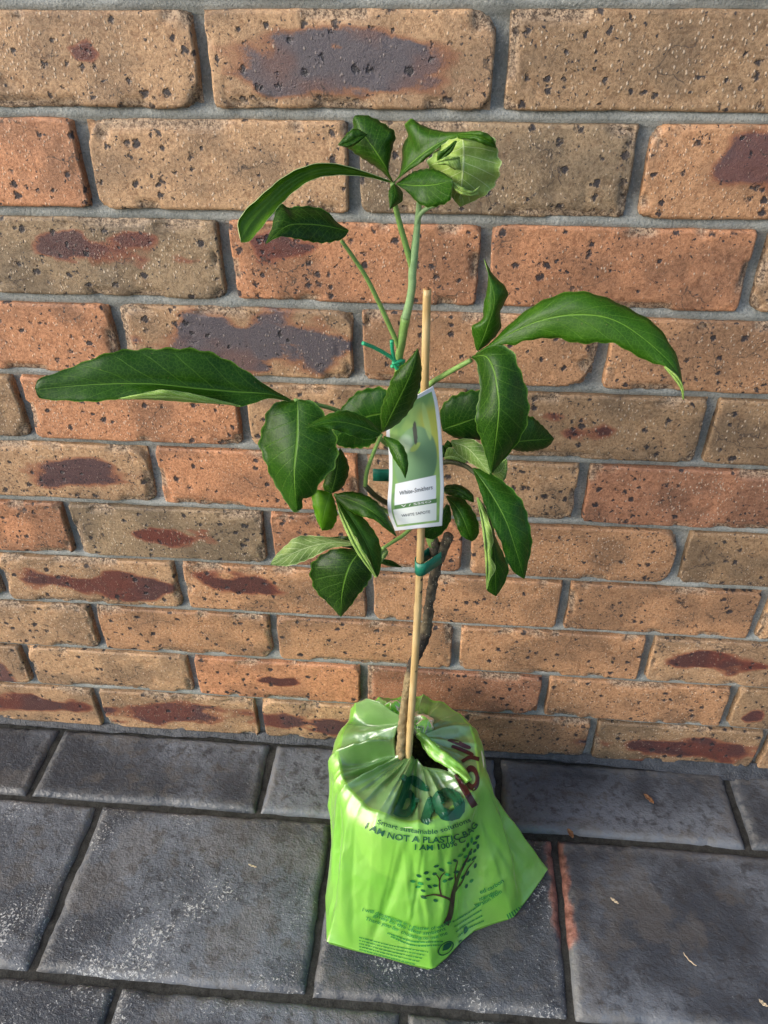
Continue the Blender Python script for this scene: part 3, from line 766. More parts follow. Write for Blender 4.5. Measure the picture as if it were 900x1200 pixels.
# printed tree
def stroke(pts, w0, w1, mat, name):
    Q = crom(pts, 20); g_ = np.gradient(Q, axis=0); l = np.hypot(g_[:, 0], g_[:, 1])[:, None]; nn = np.stack([g_[:, 1], -g_[:, 0]], 1) / l
    ww = np.linspace(w0, w1, 20)[:, None] / 2
    A = Q + nn * ww; B = Q - nn * ww
    return decal(name, [tuple(v) for v in np.vstack([A, B])], [(i, i + 1, 21 + i, 20 + i) for i in range(19)], mat, maxe=3)
stroke([(522, 1083), (527, 1072), (529, 1060), (531, 1046), (537, 1026), (545, 1010), (553, 994)], 7, 1.6, M_INK_B, 'tree_trunk_print')
stroke([(530, 1056), (521, 1051), (508, 1048), (494, 1051)], 3.2, .9, M_INK_B, 'tree_branch_print')
stroke([(517, 1049), (515, 1040), (514.5, 1030), (509, 1022)], 2.2, .9, M_INK_B, 'tree_branch_print')
stroke([(514.5, 1032), (517, 1026), (522, 1021)], 1.8, .9, M_INK_B, 'tree_branch_print')
stroke([(533, 1044), (541, 1033), (548, 1018), (556, 1008)], 2.4, .9, M_INK_B, 'tree_branch_print')
stroke([(534, 1036), (533, 1022), (536, 1008)], 2.0, .8, M_INK_B, 'tree_branch_print')
lv = [(437, 382), (488, 370), (398, 408), (370, 420), (345, 441), (405, 433), (430, 412), (376, 450), (366, 463), (386, 478), (411, 462), (433, 458), (480, 415), (458, 397), (388, 503), (434, 516), (470, 440), (492, 432), (515, 405), (510, 360), (530, 340), (545, 318), (560, 300), (575, 280), (588, 292), (598, 270), (552, 345), (570, 330), (588, 322), (600, 305), (545, 375), (565, 360), (585, 352), (540, 425), (560, 410), (575, 440), (555, 460), (590, 380)]
rl = random.Random(3)
for x, y in lv:
    px, py = x / 3.333 + 380, y / 3.333 + 900; a_ = rl.uniform(-.5, .6) - (1.0 if x > 520 else 0); L = rl.uniform(3.0, 4.2); W = rl.uniform(1.3, 1.9)
    c_, s_ = math.cos(a_), math.sin(a_)
    P = [(-L, 0), (-L * .4, W), (L * .4, W * .9), (L, 0), (L * .4, -W * .9), (-L * .4, -W)]
    decal('tree_leaf_print', [(px + c_ * q[0] - s_ * q[1], py + s_ * q[0] + c_ * q[1]) for q in P], [tuple(range(6))], M_INK_G if rl.random() < .65 else M_INK_M, maxe=4)
# unreadable small print: rows of short dashes
def dashes(p0, p1, p2, n, w, mat, sd):
    Q = crom([p0, p1, p2], 200); r_ = random.Random(sd); vv = []; ff = []; i = 0
    g_ = np.gradient(Q, axis=0)
    while i < 190:
        j = min(199, i + r_.randint(3, 11)); nrm = np.array([g_[i, 1], -g_[i, 0]]); nrm /= np.hypot(*nrm)
        k0 = len(vv); vv += [tuple(Q[i] + nrm * w), tuple(Q[j] + nrm * w), tuple(Q[j] - nrm * w), tuple(Q[i] - nrm * w)]; ff.append((k0, k0 + 1, k0 + 2, k0 + 3)); i = j + r_.randint(1, 3)
    o = decal('small_print', vv, ff, mat, maxe=6)
    return o
for q in range(5): dashes((421, 1098 + q * 3.6), (460, 1108 + q * 3.7), (505 - q * 4, 1116 + q * 3.6), 0, .55, M_INK_M, q)
for q in range(2): dashes((454 + q * 4, 1093 + q * 4.2), (485, 1103 + q * 4.4), (520, 1103 + q * 4), 0, .75, M_INK_M, 20 + q)
for q in range(4): dashes((530 + q * 2, 1080 + q * 6), (548, 1070 + q * 6), (562 + q * 2, 1060 + q * 6), 0, .8, M_INK_M, 30 + q)
for q in range(8): stroke([(594 + q * 2.6, 1071 - q * 1.6), (598 + q * 2.4, 1081 - q * 3.0)], 1.5, 1.5, M_INK_M, 'printed_bar')
def ringp(cx, cy, rx, ry, w, a, mat):
    vv = []; n = 24
    for s_ in (1, 1 - w):
        for k in range(n):
            th = 2 * math.pi * k / n; x, y = rx * s_ * math.cos(th), ry * s_ * math.sin(th); vv.append((cx + x * math.cos(a) - y * math.sin(a), cy + x * math.sin(a) + y * math.cos(a)))
    return decal('emblem_ring', vv, [(k, (k + 1) % n, n + (k + 1) % n, n + k) for k in range(n)], mat, maxe=4)
stroke([(535, 907), (545, 926), (556, 945)], 7, 8, M_INK_R, 'logo_stroke'); ringp(553, 912, 8.5, 15, .5, -.12, M_INK_R); stroke([(541, 893), (550, 888), (561, 890)], 4, 5, M_INK_R, 'logo_stroke')
ringp(522, 1111, 11, 6.5, .16, -.7, M_INK_G)
blob([(518, 1114), (520, 1107), (526, 1104), (529, 1106), (525, 1112)], M_INK_G, 'emblem_leaf')
stroke([(541, 1112), (545, 1104), (547, 1098)], 1.6, 1.2, M_INK_G, 'emblem_stalk'); blob([(547, 1100), (552, 1095), (557, 1095), (553, 1100)], M_INK_G, 'emblem_leaf'); blob([(545, 1103), (540, 1101), (537, 1104), (541, 1107)], M_INK_G, 'emblem_leaf')
blob([(544, 1095), (543, 1089), (546, 1085), (548, 1090)], M_INK_G, 'emblem_leaf')

# ------------------------------------------------------------------ bamboo stake and ties
stake = thing(empty('bamboo_stake', UZ(479, 889, .150)), 'straight pale yellow bamboo stake standing beside the trunk', 'stake')
sp_ = crom([tuple(U(477.5, 905, -.137)), tuple(U(481, 850, -.139)), tuple(U(487, 760, -.139)), tuple(U(492.5, 650, -.138)), tuple(U(497, 480, -.135)), tuple(U(500.5, 339, -.131))], 120)
def stk(i, k):
    s = i / 119; r = .0
    for nd in (.155, .46, .78): r += .16 * math.exp(-((s - nd) / .006) ** 2) - .05 * math.exp(-((s - nd - .014) / .008) ** 2)
    return r
Vs, Fs = tube(sp_, [.0043 - .0011 * i / 119 for i in range(120)], 16, stk)
cane = keep_parent(mesh_of('cane', Vs, Fs, M_BAMBOO), stake)
# hollow cut top
e = Vector(sp_[-1]); Vt, Ft = tube([e, e + Vector((0, 0, .0016))], [.0021, .0016], 10)
mesh_of('cut_end', Vt, Ft, M_DRY, parent=cane)

# ------------------------------------------------------------------ the sapling
sap = thing(empty('sapling', UZ(470, 889, .150)), 'young potted tree with long drooping glossy green leaves tied to a stake', 'sapling')
def branch(name, pts, radii, mat, seg=12, n=40, rough=.06, sd=1):
    P = crom([tuple(U(*p)) for p in pts], n); s = np.linspace(0, 1, n)
    R_ = np.interp(s, np.linspace(0, 1, len(radii)), radii)
    Vb, Fb = tube(P, R_, seg, lambda i, k, A_=vnoise(np.arange(n)[:, None] * .55, np.arange(seg)[None, :] * .8, seed=sd): rough * float(A_[i, k]))
    return keep_parent(mesh_of(name, Vb, Fb, mat), sap)
TY = -.128
branch('trunk', [(468, 905, -.139), (470, 880, -.137), (472, 845, -.134), (476, 812, -.130), (483, 780, -.126), (495, 752, -.123), (501, 727, -.121), (504, 700, -.120), (509, 675, -.120), (512, 655, -.120), (509, 641, -.120), (506, 628, -.119)],
       [.0060, .0058, .0053, .0047, .0043, .0044, .0056, .0060, .0050, .0048, .0054, .0050], M_BARK, 16, 140, .30, 4)
branch('trunk_stub', [(514, 655, -.120), (520, 642, -.122), (526, 628, -.125)], [.0055, .0048, .0050], M_BARK, 12, 14, .12, 6)
branch('stem', [(508, 638, -.119), (505, 626, -.118), (500, 600, -.113), (488, 545, -.110), (474, 485, -.112), (467, 432, -.115), (470, 405, -.117), (475, 372, -.118)],
       [.0055, .0050, .0040, .0034, .0033, .0033, .0033, .0038], M_STEM, 12, 70, .06, 8)
branch('stem', [(475, 373, -.118), (479, 358, -.118), (483, 335, -.119), (483.5, 316, -.120), (488, 275, -.121), (491, 240, -.123), (491, 222, -.126)], [.0038, .0031, .0031, .0032, .0026, .0022, .0018], M_YSTEM, 12, 50, .04, 9)
def pet(pts, r0, r1, mat=None, sd=1): return branch('petiole', pts, [r0, r1], mat or M_STEM, 8, 30, .04, sd)
pet([(484, 318, -.120), (478, 296, -.121), (470, 268, -.124), (463, 240, -.128), (460, 214, -.131)], .0025, .0017)
pet([(468, 408, -.117), (452, 372, -.122), (432, 330, -.128), (415, 303, -.133), (400, 282, -.137)], .0021, .0014)
pet([(488, 263, -.122), (492, 252, -.124), (501, 244, -.127), (512, 240, -.131)], .0020, .0014, M_YSTEM)
pet([(492, 460, -.118), (508, 447, -.124), (530, 434, -.132), (552, 422, -.139)], .0026, .0020)
pet([(484, 540, -.112), (456, 523, -.118), (430, 500, -.126), (395, 481, -.138), (365, 473, -.148), (345, 469, -.155)], .0024, .0017)
pet([(478, 598, -.114), (455, 590, -.124), (440, 581, -.138), (428, 569, -.150)], .0028, .0024, M_DSTEM)
pet([(428, 569, -.150), (430, 552, -.153), (438, 530, -.157), (447, 509, -.161)], .0020, .0015)
pet([(490, 610, -.117), (474, 626, -.128), (462, 634, -.136), (448, 643, -.145)], .0022, .0017)
pet([(500, 600, -.113), (478, 612, -.118), (455, 600, -.122), (420, 584, -.140), (392, 580, -.155)], .0026, .0016)
pet([(505, 548, -.112), (525, 541, -.118), (545, 546, -.130), (557, 555, -.142)], .0028, .0020, M_DSTEM)
pet([(500, 560, -.112), (515, 568, -.118), (524, 578, -.126)], .0022, .0016)
# growing tip
for (pts, rr_) in (([(511, 241, -.131), (513, 233, -.132), (516, 226, -.133)], [.0016, .0022, .0005]), ([(513, 239, -.131), (518, 236, -.133), (524, 230, -.135)], [.0014, .0020, .0004]), ([(509, 241, -.130), (510, 236, -.13), (509, 231, -.129)], [.0014, .0016, .0004])):
    branch('bud', pts, rr_, M_UNDER if False else M_YSTEM, 8, 14, .03)

def leaf(specs, tint=(1, 1, 1)):
    """one leaf = one mesh of one or more joined blade patches, each with an upper and a lower skin"""
    VV, FF, MI, UVs = [], [], [], []
    for sp in specs:
        o_, sc = sp.get('o', (0, 0)), sp.get('s', 1.0)
        cv = lambda L: [(x / sc + o_[0], y / sc + o_[1]) for x, y in L]
        n = sp.get('n', 46); kk = 5
        m = crom(cv(sp['m']), n); l = crom(cv(sp['l']), n); r = crom(cv(sp['r']), n)
        s = np.linspace(0, 1, n); d = sp['d']
        dep = d[0] * (1 - s) * (1 - 2 * s) + 4 * d[1] * s * (1 - s) - d[2] * s * (1 - 2 * s)
        rg = random.Random(int(m[0, 0] * 7 + m[-1, 1] * 13)); ph = rg.uniform(0, 6); wv = sp.get('wave', .0016)*.7; fr = rg.uniform(16, 24)
        env = np.sin(math.pi * np.clip(s, 0, 1)) ** .6
        P = np.zeros((n, 2 * kk + 1, 3)); uv = np.zeros((n, 2 * kk + 1, 2))
        for j in range(-kk, kk + 1):
            a_ = abs(j) / kk; E_ = l if j < 0 else r; de = sp.get('dl', .0) if j < 0 else sp.get('dr', .0)
            ser = (1 + .035 * np.sin(s * n * 1.35 + ph + j) * (a_ > .95))
            q = m + (E_ - m) * a_ * ser[:, None] if a_ > .95 else m + (E_ - m) * a_
            y_ = dep + sp.get('crk', .0) * vnoise(s * 6 + 3, a_ * 2.5 * (1 if j < 0 else -1), seed=5) + env * (de * a_ ** 1.3 + sp.get('cam', .0016) * 4 * a_ * (1 - a_) * (-1) + wv * a_ ** 2 * np.sin(fr * s + ph + (2 if j < 0 else 0)) + .0004 * np.sin(s * 30 + a_ * 3 + ph) * a_)
            for i in range(n): P[i, j + kk] = U(q[i, 0], q[i, 1], y_[i])
            uv[:, j + kk, 0] = .5 + .5 * j / kk; uv[:, j + kk, 1] = s
        W = 2 * kk + 1
        gu = np.gradient(P, axis=0); gv = np.gradient(P, axis=1); N = np.cross(gu, gv); N /= (np.linalg.norm(N, axis=2, keepdims=True) + 1e-12)
        mean = N.mean(axis=(0, 1)); tocam = np.array(CP) - P.mean(axis=(0, 1)); sign = 1 if mean @ tocam > 0 else -1
        N *= sign
        front = P + N * .00018; back = P - N * .00018
        off = len(VV)
        VV += [tuple(v) for v in front.reshape(-1, 3)]; VV += [tuple(v) for v in back.reshape(-1, 3)]
        UVs += [tuple(v) for v in uv.reshape(-1, 2)] * 2
        f1 = grid_faces(n, W, off, flip=(sign > 0)); f2 = grid_faces(n, W, off + n * W, flip=(sign < 0))
        # grid_faces orients a,b,c,d = v then u; pick the turn that faces out
        FF += f1 + f2; top = 0 if not sp.get('under') else 1
        MI += [top] * len(f1) + [1 - top] * len(f2)
        B = [off + i * W for i in range(n)] + [off + (n - 1) * W + j for j in range(1, W)] + [off + i * W + W - 1 for i in range(n - 2, -1, -1)] + [off + j for j in range(W - 2, 0, -1)]
        for i in range(len(B)):
            p, q = B[i], B[(i + 1) % len(B)]; FF.append((p, q, q + n * W, p + n * W)); MI.append(1)
    o = mesh_of('leaf', VV, FF, [M_LEAF, M_UNDER], midx=MI, uv=UVs)
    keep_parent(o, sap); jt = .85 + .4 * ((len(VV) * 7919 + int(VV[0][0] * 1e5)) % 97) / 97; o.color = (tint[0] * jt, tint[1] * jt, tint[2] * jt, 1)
    return o
Z8 = dict(o=(260, 120), s=2.647); ZB = dict(o=(380, 120), s=4.09); ZC = dict(o=(290, 380), s=2.432); ZR = dict(o=(540, 320), s=3.157); ZL = dict(o=(30, 380), s=2.25)
# --- top whorl
leaf([dict(ZB, m=[(328, 380), (295, 310), (235, 220), (180, 140), (148, 62)], l=[(324, 380), (270, 325), (210, 285), (150, 245), (115, 212), (120, 165), (140, 125), (138, 85), (148, 62)], r=[(330, 378), (308, 330), (318, 260), (330, 205), (341, 152), (300, 112), (215, 66), (148, 62)], d=(-.131, -.135, -.122), dl=.012, dr=.010),
      dict(ZB, m=[(205, 155), (165, 170), (118, 195), (64, 205)], l=[(200, 158), (165, 190), (120, 215), (64, 205)], r=[(200, 150), (150, 125), (110, 150), (64, 205)], d=(-.136, -.140, -.141), dl=0, dr=.002, n=24, wave=.001)], (1.0, 1.0, .9))
leaf([dict(ZB, m=[(330, 385), (420, 290), (520, 215), (610, 168), (700, 142)], l=[(330, 385), (360, 350), (374, 270), (376, 205), (402, 165), (388, 105), (415, 80), (480, 115), (560, 138), (640, 142), (700, 140)], r=[(334, 385), (400, 330), (470, 285), (540, 225), (610, 185), (660, 160), (700, 144)], d=(-.131, -.140, -.150), dl=.016, dr=-.003),
      dict(ZB, m=[(660, 150), (668, 235), (664, 330), (655, 420), (650, 500)], l=[(655, 150), (590, 185), (520, 250), (495, 300), (560, 380), (600, 440), (650, 500)], r=[(665, 148), (760, 145), (818, 180), (830, 240), (846, 290), (832, 365), (790, 430), (720, 470), (650, 500)], d=(-.150, -.160, -.146), dl=.016, dr=.014, under=True, wave=.006, crk=.003),
      dict(ZB, m=[(608, 385), (650, 420), (700, 440), (740, 430)], l=[(608, 375), (660, 405), (710, 425), (745, 400)], r=[(606, 395), (640, 432), (690, 450), (738, 445)], d=(-.162, -.165, -.160), under=True, n=20, wave=.001),
      dict(ZB, m=[(640, 158), (720, 160), (785, 185), (824, 214)], l=[(640, 150), (735, 137), (800, 163), (824, 214)], r=[(640, 172), (715, 182), (775, 206), (824, 218)], d=(-.152, -.166, -.164), n=24, wave=.002),
      dict(ZB, m=[(632, 184), (600, 225), (575, 250), (545, 285)], l=[(626, 184), (590, 215), (565, 232), (545, 240), (540, 285)], r=[(636, 186), (612, 235), (585, 258), (550, 288)], d=(-.163, -.165, -.164), n=24, wave=.0006),
      dict(ZB, m=[(535, 290), (580, 280), (620, 272), (648, 262)], l=[(535, 285), (580, 262), (615, 262), (648, 260)], r=[(540, 300), (585, 300), (620, 320), (655, 322)], d=(-.164, -.166, -.164), under=True, n=20, wave=.001)], (1.7, 1.5, 1.3))
leaf([dict(Z8, m=[(525, 246), (440, 217), (350, 206), (280, 214), (200, 258), (130, 325), (75, 395), (60, 435)], l=[(525, 244), (430, 210), (350, 190), (280, 192), (200, 225), (120, 290), (60, 350), (50, 390), (60, 435)], r=[(522, 249), (440, 230), (350, 226), (280, 240), (220, 280), (170, 330), (115, 398), (85, 430), (60, 435)], d=(-.131, -.165, -.205), dl=-.006, dr=-.004, cam=-.003)], (4.2, 2.5, 4.5))
leaf([dict(Z8, m=[(392, 400), (330, 385), (260, 378), (200, 385), (135, 440)], l=[(394, 396), (360, 375), (320, 335), (260, 322), (205, 326), (183, 314), (165, 345), (155, 390), (135, 440)], r=[(392, 402), (370, 425), (310, 436), (240, 425), (190, 416), (160, 425), (135, 440)], d=(-.137, -.158, -.180), dl=.014, dr=-.004)], (.85, .85, .75))
leaf([dict(ZB, m=[(345, 390), (430, 398), (520, 395), (615, 375)], l=[(345, 389), (400, 350), (450, 325), (520, 320), (580, 345), (617, 372)], r=[(345, 393), (400, 430), (450, 482), (500, 502), (560, 492), (602, 470), (612, 420), (617, 378)], d=(-.131, -.150, -.168), dl=.010, dr=-.006)], (.9, 1.05, 1.0))
leaf([dict(ZB, m=[(332, 388), (338, 440), (315, 512)], l=[(330, 388), (310, 430), (312, 475), (315, 512)], r=[(336, 388), (372, 425), (374, 470), (345, 492), (315, 512)], d=(-.131, -.142, -.148), dl=.004, dr=.010, n=24, wave=.001)], (1.0, 1.1, .9))
# --- middle left
leaf([dict(ZL, m=[(700, 202), (640, 184), (550, 178), (450, 170), (330, 158), (200, 158), (100, 165), (26, 172)], l=[(700, 199), (640, 165), (570, 115), (490, 75), (420, 63), (300, 66), (230, 72), (140, 105), (90, 125), (35, 145), (24, 172)], r=[(700, 205), (640, 196), (565, 217), (480, 195), (420, 183), (360, 176), (300, 186), (250, 196), (180, 204), (100, 201), (40, 196), (26, 172)], d=(-.155, -.182, -.200), dl=.012, dr=-.012, n=60),
      dict(ZL, m=[(566, 216), (480, 205), (400, 192), (320, 192), (245, 197)], l=[(566, 214), (480, 193), (420, 180), (360, 173), (300, 184), (245, 195)], r=[(566, 217), (535, 212), (440, 206), (340, 199), (290, 198), (245, 198)], d=(-.184, -.203, -.208), under=True, n=40, wave=.0012, dr=.006)], (.85, .95, .55))
leaf([dict(ZC, m=[(143, 215), (142, 320), (133, 420), (140, 530)], l=[(140, 217), (100, 218), (62, 240), (45, 290), (33, 340), (50, 390), (70, 440), (100, 490), (130, 533), (150, 532)], r=[(146, 215), (190, 222), (222, 260), (250, 310), (257, 370), (246, 410), (212, 445), (190, 485), (172, 495), (155, 498), (158, 522), (142, 532)], d=(-.155, -.185, -.196), dl=.016, dr=.012)], (.8, .9, .55))
leaf([dict(ZC, m=[(380, 312), (320, 290), (250, 278), (160, 295)], l=[(380, 308), (345, 270), (290, 247), (240, 253), (200, 273), (160, 295)], r=[(378, 316), (340, 329), (280, 312), (240, 298), (200, 292), (160, 295)], d=(-.161, -.175, -.185), dl=.010, dr=-.004)], (.9, 1.0, .8))
leaf([dict(ZC, m=[(400, 252), (345, 262), (290, 285), (248, 330)], l=[(400, 245), (398, 195), (385, 180), (350, 182), (310, 195), (262, 248), (245, 300), (248, 330)], r=[(400, 258), (392, 295), (352, 345), (300, 353), (262, 346), (248, 330)], d=(-.100, -.095, -.088), dl=.010, dr=.010)], (.8, 1.1, 1.9))
leaf([dict(ZC, m=[(385, 308), (425, 225), (465, 140), (486, 68)], l=[(384, 306), (380, 250), (395, 200), (420, 140), (460, 100), (486, 68)], r=[(387, 308), (430, 282), (470, 235), (491, 180), (496, 120), (486, 68)], d=(-.161, -.180, -.172), dl=.006, dr=.014)], (1.0, 1.0, .75))
leaf([dict(ZC, m=[(388, 320), (425, 365), (450, 440)], l=[(387, 322), (402, 350), (416, 382), (436, 412), (450, 440)], r=[(390, 318), (432, 334), (452, 365), (458, 402), (450, 440)], d=(-.161, -.178, -.186), dl=.004, dr=.004, n=30, wave=.001)], (.9, 1.0, .8))
leaf([dict(ZC, m=[(238, 482), (252, 430), (264, 352)], l=[(234, 480), (216, 468), (225, 425), (250, 380), (264, 352)], r=[(242, 482), (270, 465), (288, 425), (285, 390), (264, 352)], d=(-.155, -.150, -.146), dl=.004, dr=.008, n=30)], (.9, .95, .7))
leaf([dict(ZC, m=[(236, 482), (220, 530), (212, 586)], l=[(230, 478), (200, 472), (184, 492), (194, 548), (212, 586)], r=[(240, 482), (250, 510), (256, 548), (240, 582), (212, 588)], d=(-.155, -.166, -.168), dl=.006, dr=.008, n=30)], (3.6, 2.6, .8))
leaf([dict(ZC, m=[(248, 488), (310, 508), (370, 545), (426, 606)], l=[(248, 485), (290, 477), (332, 485), (372, 510), (406, 560), (426, 606)], r=[(248, 492), (270, 515), (310, 542), (360, 557), (390, 580), (426, 606)], d=(-.155, -.172, -.176), dl=.008, dr=-.004)], (1.0, 1.0, .75))
leaf([dict(ZC, m=[(250, 492), (300, 560), (345, 640), (368, 722)], l=[(250, 495), (282, 560), (302, 595), (330, 645), (350, 680), (368, 722)], r=[(254, 492), (295, 515), (342, 565), (372, 610), (382, 660), (376, 708), (368, 722)], d=(-.155, -.182, -.190), dl=-.006, dr=.010),
      dict(ZC, m=[(254, 505), (278, 562), (315, 640), (366, 720)], l=[(252, 500), (268, 560), (308, 645), (364, 722)], r=[(256, 505), (284, 560), (332, 645), (368, 720)], d=(-.157, -.186, -.193), under=True, n=30, wave=.0008)], (1.1, 1.05, .7))
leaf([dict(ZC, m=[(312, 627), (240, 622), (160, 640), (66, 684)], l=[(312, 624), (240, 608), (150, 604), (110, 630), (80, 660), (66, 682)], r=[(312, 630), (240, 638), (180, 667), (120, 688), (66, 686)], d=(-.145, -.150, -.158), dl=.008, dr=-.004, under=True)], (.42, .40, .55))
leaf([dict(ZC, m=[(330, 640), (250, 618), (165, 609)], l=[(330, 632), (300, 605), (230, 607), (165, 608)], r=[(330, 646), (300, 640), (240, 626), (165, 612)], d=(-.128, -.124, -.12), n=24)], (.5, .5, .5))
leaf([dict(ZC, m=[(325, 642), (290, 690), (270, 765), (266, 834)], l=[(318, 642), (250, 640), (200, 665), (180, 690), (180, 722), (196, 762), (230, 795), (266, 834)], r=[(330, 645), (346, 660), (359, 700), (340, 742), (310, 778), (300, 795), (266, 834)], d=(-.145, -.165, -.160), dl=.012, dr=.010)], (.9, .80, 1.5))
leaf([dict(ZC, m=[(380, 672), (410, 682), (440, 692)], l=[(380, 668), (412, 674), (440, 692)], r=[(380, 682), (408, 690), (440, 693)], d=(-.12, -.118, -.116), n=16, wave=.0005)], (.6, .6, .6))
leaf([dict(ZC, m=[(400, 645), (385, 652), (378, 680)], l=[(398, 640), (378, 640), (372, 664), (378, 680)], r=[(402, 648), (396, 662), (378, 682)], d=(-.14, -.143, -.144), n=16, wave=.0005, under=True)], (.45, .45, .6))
# --- right
leaf([dict(ZR, m=[(55, 300), (180, 225), (290, 177), (400, 155), (510, 158), (600, 190), (700, 262), (780, 340), (814, 405), (824, 470)], l=[(55, 297), (110, 260), (180, 190), (270, 120), (360, 80), (430, 67), (520, 85), (620, 130), (720, 190), (772, 260), (803, 320), (820, 410), (825, 470)], r=[(58, 302), (150, 266), (200, 266), (240, 250), (350, 240), (430, 260), (520, 258), (570, 262), (640, 300), (700, 330), (752, 345), (800, 390), (818, 420), (824, 470)], d=(-.140, -.165, -.190), dl=.012, dr=-.004, n=60),
      dict(ZR, m=[(755, 346), (798, 388), (820, 425), (824, 468)], l=[(755, 343), (802, 380), (822, 420), (826, 468)], r=[(752, 348), (792, 398), (814, 432), (821, 468)], d=(-.186, -.191, -.193), under=True, n=22, wave=.0003)], (1.25, 1.15, .9))
leaf([dict(m=[(560, 411), (570, 385), (579, 350), (567, 303)], l=[(558, 410), (555, 396), (553, 383), (565, 374), (567, 357), (571, 338), (572, 318), (567, 303)], r=[(561, 411), (575, 400), (587, 384), (586, 366), (595, 346), (591, 335), (578, 322), (567, 303)], d=(-.139, -.142, -.128), dl=.006, dr=.010)], (1.1, 1.1, .85))
leaf([dict(ZR, m=[(40, 310), (92, 308), (122, 360), (136, 440), (140, 500), (130, 610), (112, 743)], l=[(38, 312), (58, 330), (66, 380), (72, 430), (58, 505), (56, 560), (76, 620), (96, 685), (112, 743)], r=[(45, 306), (130, 264), (190, 288), (215, 350), (241, 420), (252, 500), (240, 572), (200, 642), (150, 700), (114, 743)], d=(-.139, -.180, -.175), dl=.010, dr=.016)], (1.0, 1.05, .9))
leaf([dict(ZC, m=[(556, 300), (600, 285), (665, 262)], l=[(554, 296), (550, 245), (580, 208), (640, 188), (690, 200), (675, 262)], r=[(556, 303), (600, 326), (660, 328), (680, 300), (675, 264)], d=(-.105, -.108, -.112), dl=.008, dr=.004)], (.8, 1.05, 1.6))
leaf([dict(ZR, m=[(185, 625), (250, 620), (345, 612)], l=[(185, 615), (215, 560), (252, 528), (300, 562), (345, 612)], r=[(185, 640), (200, 655), (262, 660), (322, 642), (345, 614)], d=(-.110, -.092, -.075), dl=.006, dr=.006)], (.75, .95, .9))
leaf([dict(ZC, m=[(580, 335), (630, 355), (690, 425)], l=[(580, 338), (600, 370), (640, 398), (690, 428)], r=[(582, 330), (640, 328), (685, 360), (715, 400), (690, 425)], d=(-.125, -.140, -.150), dl=.006, dr=.006, under=True, n=30)], (.62, .66, .6))
leaf([dict(ZC, m=[(700, 425), (722, 418), (738, 385)], l=[(696, 428), (700, 405), (720, 390), (740, 382)], r=[(702, 432), (728, 448), (740, 420), (740, 385)], d=(-.135, -.136, -.137), under=True, n=20, wave=.0006)], (.9, .9, .8))
leaf([dict(ZC, m=[(562, 378), (590, 378), (624, 392)], l=[(562, 372), (575, 350), (605, 368), (626, 390)], r=[(562, 384), (590, 388), (620, 396)], d=(-.120, -.124, -.128), under=True, n=20, wave=.0006)], (.9, .95, .8))
leaf([dict(ZR, m=[(45, 722), (110, 815), (165, 915), (205, 1030), (236, 1132)], l=[(44, 726), (66, 790), (96, 880), (122, 942), (150, 1000), (168, 1062), (200, 1110), (236, 1132)], r=[(48, 720), (100, 735), (180, 790), (230, 850), (251, 920), (263, 1000), (246, 1082), (236, 1132)], d=(-.142, -.178, -.190), dl=-.006, dr=.014)], (.85, 1.0, .75))
leaf([dict(ZR, m=[(62, 832), (100, 930), (125, 1040), (128, 1194)], l=[(60, 832), (96, 905), (112, 1000), (100, 1100), (96, 1168), (128, 1195)], r=[(66, 832), (112, 905), (128, 975), (160, 1045), (177, 1092), (160, 1150), (130, 1196)], d=(-.138, -.160, -.165), dl=-.003, dr=.012),
      dict(ZR, m=[(60, 830), (85, 930), (98, 1040), (97, 1168)], l=[(58, 830), (76, 920), (90, 1050), (95, 1170)], r=[(64, 830), (96, 895), (120, 985), (108, 1040), (129, 1092), (108, 1130), (98, 1170)], d=(-.142, -.170, -.173), under=True, wave=.003, n=36)], (.9, 1.0, .7))
leaf([dict(ZC, m=[(560, 470), (600, 474), (645, 505)], l=[(560, 466), (570, 458), (605, 458), (640, 482), (646, 506)], r=[(560, 474), (575, 487), (610, 496), (644, 508)], d=(-.125, -.135, -.138), dl=.006, dr=-.002, n=26)], (.75, .85, .75))
leaf([dict(ZC, m=[(566, 490), (605, 535), (640, 618)], l=[(566, 492), (580, 522), (592, 562), (610, 602), (640, 619)], r=[(570, 488), (612, 496), (642, 530), (659, 570), (656, 604), (640, 619)], d=(-.125, -.146, -.150), dl=-.002, dr=.010, n=34)], (.8, .9, .7))
leaf([dict(ZC, m=[(572, 515), (545, 565), (498, 600)], l=[(568, 512), (530, 560), (495, 585), (496, 602)], r=[(576, 515), (580, 555), (560, 590), (530, 612), (498, 604)], d=(-.122, -.128, -.132), dl=.002, dr=.004, n=30)], (.75, .85, .65))
leaf([dict(ZC, m=[(560, 345), (566, 360), (560, 378)], l=[(552, 345), (556, 362), (556, 380)], r=[(570, 330), (585, 345), (572, 378)], d=(-.114, -.115, -.116), n=16, wave=.0005)], (.7, .9, .7))

